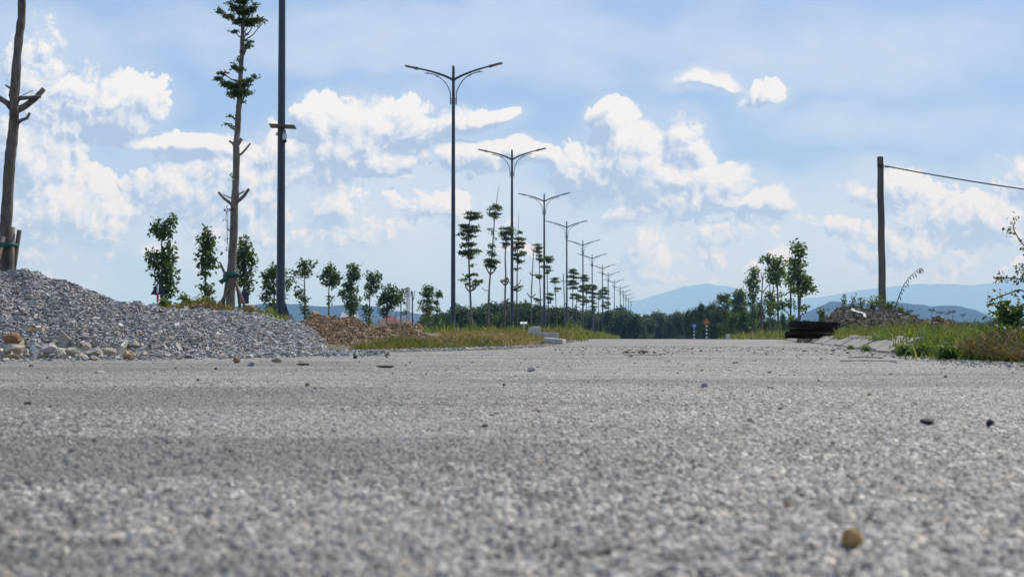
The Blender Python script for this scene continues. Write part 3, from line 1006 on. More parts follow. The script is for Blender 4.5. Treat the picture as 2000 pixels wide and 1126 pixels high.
def grass_field(label, n, sampler, zf, h, seed, stops, w=.006, lean=.5, clump=.8):
    rng = np.random.default_rng(seed)
    px, Y = sampler(rng, n)
    X = GX(px, Y)
    den = fbm(X * 1.1 + seed, Y * .55, 0, 3)
    keep = rng.random(n) < np.clip((den - .33) * 4, .04, 1) if clump else np.ones(n, bool)
    px, Y, X, den = px[keep], Y[keep], X[keep], den[keep]
    hh = h(px, Y) * np.exp(rng.normal(0, .35, len(px))) * (.6 + .8 * np.clip((den - .3) * 2.2, 0, 1))
    V, Fc = blades(np.stack([X, Y, zf(px, Y) - .01], 1), hh, rng, w, lean)
    dry = sstep(.55, .7, fbm(X * .7 + 40, Y * .4, 3, 3))[:, None]
    T = tint_of(len(px), 1, rng, stops, .22)
    T = T * (1 - .38 * dry) + np.array([[.30, .24, .11]]) * .38 * dry
    return tag(link_mesh('grass', V, Fc, MATS['grass'], tint=np.repeat(T, 2, 0)), label, 'grass', kind='stuff')


def edge_sampler(edge, lo, hi, off, depth, power=1.6):
    def f(rng, n):
        px = rng.uniform(lo, hi, n)
        e = lerp(px, edge)
        return px, e + off + depth * rng.random(n) ** power * e / 12
    return f


def verge_front(rng, n):
    px = rng.uniform(695, 1138, n)
    e = lerp(px, LEFT_EDGE)
    return px, e + .1 + np.where(px < 860, lerp(px, [(695, .5), (780, 1.2), (860, 2.6)]), 13) * rng.random(n) ** 1.6 * e / 12


def heap_foot(rng, n):
    px = rng.uniform(1630, 2100, n)
    return px, np.maximum(rng.uniform(19, 28, n), lerp(px, RIGHT_EDGE) + 3.2)


grass_field('short green and straw coloured grass on the left verge in front of the lamp posts', 42000, verge_front, left_z,
            lambda px, Y: .019 + .0012 * Y, 41, [(4, (.085, .115, .032)), (3, (.125, .16, .045)), (2, (.06, .085, .025)), (4, (.20, .16, .085)), (1, (.30, .24, .14))], .0045, 1.2)
grass_field('matted dry brown stalks between the green grass of the left verge', 26000, verge_front, left_z,
            lambda px, Y: .018 + .0008 * Y, 48, [(3, (.20, .145, .08)), (2, (.28, .22, .13)), (2, (.10, .09, .04))], .006, 2.2, None)
grass_field('grass and weeds along the far end of the left verge beside the road', 9000, edge_sampler(LEFT_EDGE, 1120, 1240, .3, 6), left_z,
            lambda px, Y: .06 + .0016 * Y, 49, GREEN + [(2, (.22, .18, .09))], .014, .8, None)
grass_field('thin dry grass growing on the soil bank behind the gravel', 3500, lambda r, n: (r.uniform(285, 480, n), r.uniform(20.5, 24.5, n)),
            lambda px, Y: np.interp(px, [270, 300, 330, 400, 440, 480], [.3, .44, .5, .62, .5, .42]), lambda px, Y: .055 + 0 * Y, 42, [(3, (.12, .12, .04)), (3, (.085, .11, .03)), (2, (.24, .18, .09))], .010, 1.6)
grass_field('grass growing under the line of trees on the left verge', 7000, lambda r, n: (r.uniform(600, 1150, n), r.uniform(30, 75, n)), left_z, lambda px, Y: .16 + 0 * Y, 46, GREEN, .012)
grass_field('rough green grass covering the right corner of the verge beside the kerb end', 46000, edge_sampler(RIGHT_EDGE, 1725, 2150, .45, 16, 1.3), right_z,
            lambda px, Y: (.050 + .0026 * np.clip(Y, 6, 30) - .012) * np.where(px > 1850, .72, 1.0), 43, GREEN, .0042)
grass_field('green grass growing behind the row of kerb slabs', 30000, edge_sampler(RIGHT_EDGE, 1560, 1750, 1.75, 14, 1.3), right_z,
            lambda px, Y: .045 + .0024 * np.clip(Y, 6, 30) - .01, 47, GREEN, .005, .8)
grass_field('taller rough grass at the foot of the rubble heap', 14000, heap_foot, right_z, lambda px, Y: .10 + 0 * Y, 44, GREEN, .010)
grass_field('rough grass and weeds spreading over the open ground behind the right verge', 30000, lambda r, n: (r.uniform(1760, 2900, n), 7.5 + 34 * r.random(n) ** 1.4), right_z,
            lambda px, Y: .07 + .0012 * Y, 50, GREEN, .008, .8)
grass_field('scattered tufts on the open ground behind the gravel heaps', 22000, lambda r, n: (r.uniform(-700, 640, n), r.uniform(19, 60, n)), left_z,
            lambda px, Y: .07 + 0 * Y, 51, GREEN + [(4, (.22, .18, .09))], .012, 1.0)
grass_field('straggling weeds along the far right edge of the road', 6000, edge_sampler(RIGHT_EDGE, 1400, 1545, .2, 8), right_z, lambda px, Y: .10 + .002 * Y, 45, GREEN + [(2, (.36, .28, .13))], .012)

rng = np.random.default_rng(52)
n = 4200                                                       # dry pulled vines lying on the right corner
px = np.clip(rng.normal(1945, 62, n), 1760, 2300); Y = lerp(px, RIGHT_EDGE) + rng.uniform(.1, 1.5, n)
zt = .015 + .12 * np.exp(-((px - 1960) / 95) ** 2) * sstep(6.2, 7.2, Y) * rng.random(n)
V, Fc = blades(np.stack([GX(px, Y), Y, zt], 1), rng.uniform(.012, .05, n), rng, .0022, 3.4)
T = tint_of(n, 2, rng, [(3, (.13, .08, .045)), (1.2, (.26, .19, .11)), (3, (.07, .042, .03)), (5, (.06, .085, .028))], .25)
tag(link_mesh('dry_brush', V, Fc, MATS['grass'], tint=T), 'brown dried vines and weeds heaped on the right corner of the verge', 'dry brush', kind='stuff')


# ---------------------------------------------------------------- leaves and trees
mat('leaves', (1.15, 1.15, 1.1), (.85, .9, .75), scale=2.0, rough=.5, tint=True, trans=.40, spec=.4)
mat('leaves_dark', (1, 1, 1), (.72, .76, .62), scale=1.2, rough=.6, tint=True, trans=.16, spec=.25)
mat('bark_grey', (.17, .14, .115), (.075, .062, .052), scale=14, rough=.9, bump=.8, bscale=22, stretch=(1, 1, .35))
mat('bark_pale', (.215, .18, .145), (.115, .095, .076), scale=12, rough=.9, bump=.7, bscale=26, stretch=(1, 1, .4))
mat('bark_dark', (.10, .08, .065), (.055, .045, .04), scale=8, rough=.9, bump=.6, stretch=(1, 1, .4))
mat('stake_wood', (.19, .155, .12), (.10, .085, .07), scale=14, rough=.9, bump=.5, stretch=(1, 1, .3))
mat('green_strap', (.02, .13, .10), (.012, .08, .065), scale=20, rough=.7)
BROAD = [(5, (.055, .092, .028)), (3, (.075, .125, .034)), (2, (.038, .066, .022)), (1, (.11, .165, .045))]
BRIGHT = [(4, (.085, .135, .034)), (3, (.12, .175, .045)), (2, (.055, .09, .026)), (.6, (.19, .20, .06))]
YELLOW = [(3, (.20, .19, .06)), (2, (.13, .15, .05)), (1, (.27, .21, .08))]
TIER = [(5, (.055, .095, .034)), (3, (.085, .13, .045)), (2, (.038, .066, .026)), (.6, (.11, .14, .055))]
LEAF6 = np.array([(0, 0, 0), (.36, .16, .06), (.62, .17, .05), (1, 0, -.08), (.62, -.17, .05), (.36, -.16, .06)])


def leaf_cloud(clumps, rng, size, dens, flat=.6, stops=BROAD, shell=.5, droop=.35, zj=1.0):
    """many single leaves gathered on twigs through the volume of each clump; clumps = (centre, radii, stops or None)"""
    Vs, Fs, Ts, base = [], [], [], 0
    for c, r, st in clumps:
        r = np.asarray(r, float)
        area = (r[0] * r[1] + r[0] * r[2] + r[1] * r[2]) / 3
        nt = max(1, int(dens * area / size ** 2 * 5))
        d = rng.normal(size=(nt, 3)); d /= np.linalg.norm(d, axis=1, keepdims=True)
        tw = d * (rng.random((nt, 1)) ** shell) * r[None] * rng.uniform(.75, 1.12, (nt, 1))
        k = 7
        pos = np.repeat(tw, k, 0) + rng.normal(0, .5, (nt * k, 3)) * size * np.array([1, 1, zj])
        out = np.repeat(d, k, 0)
        nrm = out * .45 + rng.normal(0, .55, (nt * k, 3)); nrm[:, 2] += flat
        nrm /= np.linalg.norm(nrm, axis=1, keepdims=True)
        ax = out * .7 + rng.normal(0, .7, (nt * k, 3)); ax[:, 2] -= droop
        ax -= nrm * (ax * nrm).sum(1, keepdims=True); ax /= np.linalg.norm(ax, axis=1, keepdims=True) + 1e-9
        sd = np.cross(nrm, ax)
        L = size * rng.uniform(.65, 1.25, (nt * k, 1, 1))
        q = LEAF6[None] * L
        V = (np.asarray(c) + pos)[:, None] + q[..., :1] * ax[:, None] + q[..., 1:2] * 1.5 * sd[:, None] + q[..., 2:] * nrm[:, None]
        m_ = nt * k
        Fc = np.array([(0, 1, 2, 3), (0, 3, 4, 5)])[None] + (np.arange(m_) * 6)[:, None, None] + base
        base += m_ * 6
        Vs.append(V.reshape(-1, 3)); Fs.append(Fc.reshape(-1, 4))
        tw_t = np.repeat(rng.uniform(.75, 1.25, (nt, 1)), k * 2, 0)
        Ts.append(tint_of(m_, 2, rng, st or stops, .18) * tw_t)
    return np.concatenate(Vs), np.concatenate(Fs), np.concatenate(Ts)


def crop(x0, y0, s):
    return lambda x, y: (x0 + x / s, y0 + y / s)


C2, C3, C4, C5, C6 = crop(240, 380, 3.311), crop(560, 440, 4.0219), crop(820, 360, 3.312), crop(1040, 460, 4.33), crop(1340, 440, 4.021)
C1B, C7B, C2B = crop(380, 0, 3.754), crop(400, 280, 3.127), crop(0, 0, 2.01)
SC_OF = {id(C2): 3.311, id(C3): 4.0219, id(C4): 3.312, id(C5): 4.33, id(C6): 4.021, id(C1B): 3.754, id(C7B): 3.127, id(C2B): 2.01}


def tree(name, label, cat, cr, Y, zbase, trunk, r0, r1, clumps, size, dens=1.0, kind='broad', stops=None, bark='bark_grey', seed=1, stubs=(), group=None, limb=True, depth=1.0, flatleaf=None):
    """a tree measured from the photograph, standing at distance Y with its own trunk, limbs and leaf clumps.
    trunk: crop pixels from foot to top; clumps: (x, y, rx, ry[, colours]); stubs: sawn-off limbs as pixel paths with end radius"""
    rng = np.random.default_rng(seed)
    s = SC_OF[id(cr)]
    path = [P(*cr(*q), Y) for q in trunk]
    foot = Vector((path[0].x, Y, zbase))
    path[0] = foot
    root = thing(name, label, cat, foot, group)
    wob = [Vector((0, rng.normal(0, .02), 0)) if 0 < i else Vector((0, 0, 0)) for i in range(len(path))]
    path = [p + w for p, w in zip(path, wob)]
    fine = []
    for i in range(len(path) - 1):
        for q in range(4):
            fine.append(path[i].lerp(path[i + 1], q / 4))
    fine.append(path[-1])
    n = len(fine)
    rad = [(r0 + (r1 - r0) * (i / (n - 1)) ** .9) * (1 + .05 * rng.normal()) for i in range(n)]
    rad[0] *= 1.1
    b = MB().tube(fine, rad, 10 if r0 > .05 else 7)
    cl = []
    for q in clumps:
        x, y, rx, ry = q[:4]
        st = q[4] if len(q) > 4 else None
        k = Y / F / s
        rx, ry = rx * k * (1.02 if kind == 'tier' else .9), ry * k * (.62 if kind == 'tier' else .88)
        dy = rng.uniform(-.7, .7) * rx * depth
        c = P(*cr(x, y), Y) + Vector((0, dy, 0))
        cl.append((tuple(c), (rx, rx * depth, ry), st))
        if limb:
            tgt = Vector(c)
            lowz = tgt.z - (tgt - foot).length * .02 - abs(tgt.x - foot.x) * .5
            att = min(fine, key=lambda p: abs(p.z - lowz))
            rr = rad[fine.index(att)]
            mid = att.lerp(tgt, .5) + Vector((0, 0, -.12 * (tgt - att).length))
            b.tube([att, mid, tgt], [rr * .45, rr * .3, rr * .12], 5)
            for _ in range(4):
                e = tgt + Vector((rng.normal() * rx * .5, rng.normal() * rx * .5, rng.normal() * ry * .5))
                b.tube([mid.lerp(tgt, .4), e], [rr * .18, rr * .06], 4)
    for st in stubs:
        pts = st[0]
        pp = [P(*cr(*q), Y) for q in pts]
        att = min(fine, key=lambda p: (p - pp[0]).length)
        pp[0] = att
        off = Vector((0, rng.uniform(-.3, .3) * (pp[-1] - pp[0]).length, 0))
        pp = [p + off * (i / (len(pp) - 1)) for i, p in enumerate(pp)]
        b.tube(pp, [st[1] * (1.25 - .35 * i / (len(pp) - 1)) for i in range(len(pp))], 7)
    b.build('trunk', MATS[bark], root, origin=foot, smooth=True)
    if cl:
        V, Fc, T = leaf_cloud(cl, rng, size, dens, flat=flatleaf if flatleaf is not None else (.9 if kind == 'tier' else .45), stops=stops or (TIER if kind == 'tier' else BROAD), shell=.55 if kind == 'tier' else .42,
                              droop=.0 if kind == 'tier' else .4, zj=.35 if kind == 'tier' else 1.0)
        link_mesh('crown', V, Fc, MATS['leaves'], root, tint=T, origin=foot)
    return root


def zl(px, Y):
    return float(left_z(np.array(float(px)), np.array(float(Y)))) - .02


# the two big trees near the viewer
Y0 = 26.5
tree('tiered_tree', 'tall slim tree with two leafy tiers and sawn limbs, propped by stakes behind the gravel', 'tree', C7B, Y0, .5,
     [(155, 1015), (160, 880), (166, 750), (172, 620), (180, 500), (183, 390), (186, 300), (190, 180), (195, 85), (192, 0), (197, -80), (205, -170), (210, -240), (216, -320), (217, -400), (221, -480), (226, -560), (228, -640), (235, -740), (240, -820), (248, -950)],
     .085, .028,
     [((x / 3.754 + 380 - 400) * 3.127, (y / 3.754 - 280) * 3.127, rx * .833, ry * .833) for x, y, rx, ry in
      [(200, 530, 34, 14), (172, 575, 34, 20), (240, 610, 55, 32), (300, 640, 62, 42), (345, 610, 50, 34), (400, 590, 40, 18), (445, 562, 24, 10), (300, 690, 55, 40), (385, 680, 40, 24), (345, 735, 22, 22),
       (318, 430, 8, 30), (300, 500, 34, 26), (290, 470, 14, 12), (350, 510, 24, 14), (385, 330, 36, 30), (400, 305, 24, 14), (355, 370, 14, 16), (298, 232, 26, 12), (375, 245, 10, 12),
       (195, 85, 30, 14), (180, 65, 10, 10), (250, 115, 48, 28), (340, 150, 70, 44), (400, 160, 60, 40), (465, 148, 50, 20), (505, 155, 16, 8), (350, 85, 74, 44), (300, 50, 40, 30), (420, 60, 40, 30), (450, 35, 24, 12), (350, 10, 70, 40),
       (260, 20, 20, 12), (360, -70, 66, 40), (380, -140, 44, 40), (262, 850, 18, 16), (250, 915, 20, 8), (270, 930, 12, 10), (350, 1020, 4, 4)]],
     .05, 2.0, 'tier', bark='bark_pale', seed=61, depth=1.1,
     stubs=[([(180, 385), (150, 360), (118, 335), (85, 298)], .024), ([(185, 378), (215, 345), (245, 320), (275, 280)], .028), ([(240, 322), (240, 290)], .014), ([(118, 335), (112, 312)], .01),
            ([(195, 85), (225, 60), (250, 30), (275, -5)], .018), ([(190, 40), (172, 0), (150, -15)], .02), ([(196, 40), (205, 0), (225, -30)], .022), ([(205, 10), (205, -35)], .016)])
# hanging vine shoot with tiny leaves beside its trunk
tree('tiered_tree', 'thick mottled bare trunk with sawn limbs, standing behind the tall gravel heap', 'tree', C2B, 17.4, .3,
     [(30, 1070), (26, 980), (25, 900), (30, 800), (35, 700), (42, 620), (50, 540), (56, 480), (60, 440), (59, 390), (61, 330), (68, 240), (75, 150), (82, 70), (88, 0), (95, -90), (105, -220), (112, -380)],
     .076, .04, [(90, -560, 150, 60), (160, -640, 110, 70), (110, -700, 150, 60)], .08, 1.0, 'tier', bark='bark_grey', seed=62,
     stubs=[([(58, 440), (30, 405), (0, 385), (-30, 372)], .03), ([(42, 412), (37, 375), (40, 335)], .018), ([(38, 365), (20, 333)], .012), ([(62, 440), (95, 415), (130, 385), (162, 344)], .034),
            ([(120, 393), (160, 379)], .022), ([(62, 492), (85, 472), (108, 465), (120, 444)], .018), ([(97, 413), (96, 380)], .005), ([(122, 385), (126, 352)], .004)])


def stakes(name_label, cr, Y, pts, r, tie=None, tail=None, zmin=None, strap='green_strap', label_tie=None):
    for i, (a, b_, lab) in enumerate(pts):
        pa, pb = P(*cr(*a), Y), P(*cr(*b_), Y)
        dy = (-.22, .25, -.3, .2)[i % 4]
        pa = pa + Vector((0, dy, 0))
        if zmin is not None:
            pa.z = min(pa.z, zmin)
        o = MB().tube([pa, pa.lerp(pb, .5) + Vector((0, 0, .0)), pb], [r * 1.15, r, r * .9], 7).build('support_stake', MATS['stake_wood'], origin=tuple(pa), smooth=True)
        tag(o, lab, 'stake', name_label)
    if tie:
        c = P(*cr(*tie[0]), Y)
        b = MB()
        for k in range(3):
            b.torus(c + Vector((0, 0, (k - 1) * tie[2] * .8)), tie[1], tie[2], (0.1 * (k - 1), 0, 1), 16, 6)
        if tail:
            tp = [P(*cr(*q), Y - tie[1]) for q in tail]
            tp[0] = c + Vector((-tie[1], -tie[1] * .5, 0))
            b.tube(tp, [tie[2] * .9, tie[2] * 1.3, tie[2] * 2.4][:len(tp)], 6)
            b.tube([p + Vector((.05, .02, .03)) for p in tp], [tie[2] * .7, tie[2] * 1.0, tie[2] * 1.8][:len(tp)], 6)
        tag(b.build('strap', MATS[strap], origin=tuple(c), smooth=True), label_tie, 'strap', 'green straps holding stakes to trunks')


stakes('stakes propping the big trees', C7B, Y0, [((78, 1012), (205, 770), 'stout wooden stake leaning right across the slim propped trunk'), ((205, 1016), (188, 800), 'short upright stake right of the slim propped trunk'),
       ((285, 1050), (180, 830), 'thin stake slanting out to the right of the slim propped trunk'), ((92, 1010), (150, 720), 'dark stake leaning left of the slim propped trunk')], .025,
       ((166, 800), .13, .022), [(150, 800), (120, 825), (96, 850)], .5, label_tie='ragged green strap with a loose end on the slim propped trunk')
o = MB().tube([P(*C7B(132, 815), Y0 - .1), P(*C7B(97, 738), Y0 - .1)], [.024, .022], 7).build('support_stake', MATS['stake_wood'], origin=tuple(P(*C7B(97, 738), Y0)))
tag(o, 'stub of stake sticking up left above the green strap', 'stake', 'stakes propping the big trees')
stakes('stakes propping the big trees', C2B, 17.2, [((66, 1075), (50, 893), 'upright weathered stake right of the thick bare trunk'), ((-4, 1066), (76, 903), 'slanting weathered stake crossing the thick bare trunk'),
       ((-30, 1060), (12, 930), 'stake half out of view left of the thick bare trunk')], .03, ((28, 962), .115, .016), None, .3, label_tie='dark green strap around the thick bare trunk and its stakes')

# shoot hanging beside the propped trunk
k = Y0 / F / 3.127
b = MB().tube([P(*C7B(*q), Y0 - .15) for q in [(148, 700), (143, 640), (137, 560), (136, 480), (134, 420), (150, 405)]], .006, 5)
sh = thing('climbing_shoot', 'thin leafy shoot hanging beside the slim propped trunk', 'shoot', P(*C7B(148, 700), Y0 - .15))
b.build('stem', MATS['bark_dark'], sh, origin=tuple(sh.location))
V, Fc, T = leaf_cloud([(tuple(P(*C7B(x, y), Y0 - .15)), (r * k, r * k, r * k), None) for x, y, r in [(140, 410, 10), (120, 415, 10), (155, 403, 7), (134, 460, 4), (136, 520, 4), (137, 580, 4), (142, 640, 4), (165, 190, 14), (166, 230, 9)]],
                      np.random.default_rng(5), .05, .8)
link_mesh('leaves', V, Fc, MATS['leaves'], sh, tint=T, origin=tuple(sh.location))

# the row of leafy saplings on the far left pavement
def ly(px):
    return 43884.0 / (1290 - px)


LT = [
    (C2, [(262, 735), (255, 600), (252, 450), (250, 310), (262, 180)], [(300, 140, 34, 26), (315, 175, 24, 24), (225, 200, 44, 34), (250, 240, 55, 40), (290, 240, 40, 34), (200, 225, 30, 22), (305, 330, 36, 34), (280, 390, 56, 44),
      (190, 400, 45, 34), (230, 430, 60, 50), (215, 490, 40, 30), (285, 470, 50, 40), (310, 510, 38, 34), (270, 560, 55, 36), (320, 570, 34, 34), (300, 640, 40, 34), (260, 620, 40, 40), (275, 700, 44, 22)],
     'largest leafy sapling of the left row, with two thick clumps, beside the triangular sign'),
    (C2, [(535, 700), (533, 560), (535, 430), (540, 300), (548, 230)], [(548, 238, 34, 26), (575, 285, 32, 24), (525, 285, 44, 30), (530, 340, 46, 40), (555, 330, 34, 30), (525, 390, 34, 36), (515, 430, 40, 36), (570, 410, 38, 36), (560, 450, 36, 30),
      (530, 500, 36, 36), (545, 600, 46, 16), (560, 612, 34, 12), (525, 660, 20, 24), (560, 670, 26, 14)], 'slender sapling with a leafless gap low on its stem, left of the propped tree'),
    (C2, [(782, 760), (782, 600), (785, 450), (786, 300)], [(784, 285, 24, 26), (785, 335, 40, 30), (815, 360, 32, 30), (755, 390, 40, 40), (790, 410, 50, 44), (830, 410, 30, 46), (770, 470, 50, 40), (820, 465, 36, 30), (790, 520, 44, 40), (770, 570, 34, 36), (805, 585, 34, 30), (790, 625, 26, 22)],
     'pointed leafy sapling right behind the propped tree'),
    (C2, [(978, 790), (978, 650), (975, 540), (985, 470)], [(985, 468, 28, 24), (945, 505, 44, 28), (985, 520, 44, 36), (1050, 505, 20, 26), (1060, 550, 26, 32), (925, 545, 28, 36), (960, 590, 50, 50), (935, 655, 40, 50), (955, 730, 44, 44), (1045, 660, 18, 28), (1040, 590, 24, 30)],
     'broad sapling half hidden behind the dark camera pole'),
    (C2, [(1178, 810), (1176, 680), (1174, 560), (1178, 450)], [(1175, 440, 30, 24), (1212, 450, 24, 24), (1160, 470, 24, 24), (1180, 500, 40, 28), (1105, 505, 26, 22), (1112, 545, 14, 14), (1130, 585, 8, 12), (1145, 630, 30, 18), (1165, 660, 26, 20), (1190, 690, 26, 24), (1175, 740, 24, 22), (1190, 770, 20, 16)],
     'thin sapling with one long side branch, right of the camera pole'),
    (C3, [(330, 745), (330, 620), (330, 500), (342, 400)], [(345, 335, 44, 30), (300, 375, 38, 32), (345, 390, 56, 40), (390, 400, 36, 46), (330, 440, 48, 30), (375, 450, 34, 24), (275, 400, 20, 20), (345, 560, 20, 22), (345, 600, 20, 20), (365, 490, 12, 10)],
     'lollipop shaped sapling with a round crown on a bare stem'),
    (C3, [(508, 735), (506, 600), (510, 450), (515, 330)], [(505, 320, 28, 22), (545, 330, 28, 28), (515, 365, 50, 30), (545, 400, 36, 30), (505, 420, 46, 36), (465, 475, 36, 26), (505, 490, 50, 40), (430, 530, 28, 24), (450, 560, 32, 24), (505, 560, 50, 40), (545, 595, 24, 30, BRIGHT), (535, 630, 32, 26, BRIGHT), (480, 620, 40, 34), (505, 680, 36, 34)],
     'dense dark sapling with a pale green tuft low on its right side'),
    (C3, [(650, 790), (650, 650), (655, 520), (668, 400)], [(655, 375, 26, 22), (635, 405, 22, 20), (712, 380, 26, 24), (725, 415, 24, 28), (680, 430, 44, 34), (705, 475, 40, 30), (650, 480, 34, 34), (665, 520, 34, 26), (628, 550, 22, 20), (620, 640, 24, 24), (650, 660, 24, 22), (625, 690, 28, 24), (640, 740, 34, 30)],
     'forked sapling with an open crown near the white wall'),
    (C3, [(785, 790), (785, 680), (790, 600), (815, 510)], [(775, 500, 30, 20), (815, 490, 34, 22), (845, 515, 30, 24), (790, 540, 50, 32), (850, 560, 48, 30), (760, 580, 44, 30), (820, 600, 50, 32), (730, 605, 30, 18), (865, 605, 28, 24), (770, 645, 42, 24), (810, 650, 36, 26), (780, 690, 36, 22), (745, 690, 20, 14)],
     'wide spreading sapling in front of the red roof'),
    (C3, [(897, 740), (897, 640), (897, 560), (905, 520)], [(922, 515, 24, 20), (885, 530, 22, 24), (905, 550, 20, 18), (880, 580, 20, 18), (930, 600, 22, 10), (920, 680, 22, 16)], 'small thin sapling beside the lattice mast'),
    (C3, [(1098, 810), (1098, 680), (1105, 560), (1112, 490)], [(1112, 490, 40, 26), (1075, 530, 32, 26), (1120, 540, 38, 30), (1110, 590, 44, 30), (1125, 640, 36, 30), (1060, 610, 24, 22, YELLOW), (1065, 650, 24, 26, YELLOW), (1095, 690, 40, 34, YELLOW), (1110, 740, 26, 24)],
     'sapling with yellowing leaves on its left side, left of the nearest street lamp'),
    (C3, [(1180, 825), (1182, 700), (1185, 600), (1192, 520)], [(1192, 530, 32, 24), (1180, 550, 24, 20), (1205, 555, 20, 18), (1178, 605, 26, 24), (1185, 655, 22, 26), (1190, 700, 20, 18), (1185, 745, 28, 30)], 'narrow dark sapling with a small topknot, left of the nearest street lamp'),
]
for i, (cr, tr, cl, lab) in enumerate(LT):
    q = cr(*tr[0])
    Y = ly(q[0])
    tree('leafy_sapling', lab, 'tree', cr, Y, float(road_z(Y)) + .05, tr, .042, .016, cl, .145, 1.7, 'broad', seed=100 + i, group='leafy saplings in the left row')
q = C3(988, 790)
tree('bare_sapling', 'leafless forked sapling in the left row beside the lattice mast', 'tree', C3, ly(q[0]), 0, [(990, 800), (988, 700), (987, 600), (985, 515)], .05, .04, [], .1, seed=131, limb=False,
     stubs=[([(988, 600), (998, 560), (1004, 512)], .025), ([(986, 560), (980, 530), (978, 512)], .02)])

# slim tiered trees along the middle of the left verge
def my(px):
    return 22130.0 / (1290 - px)


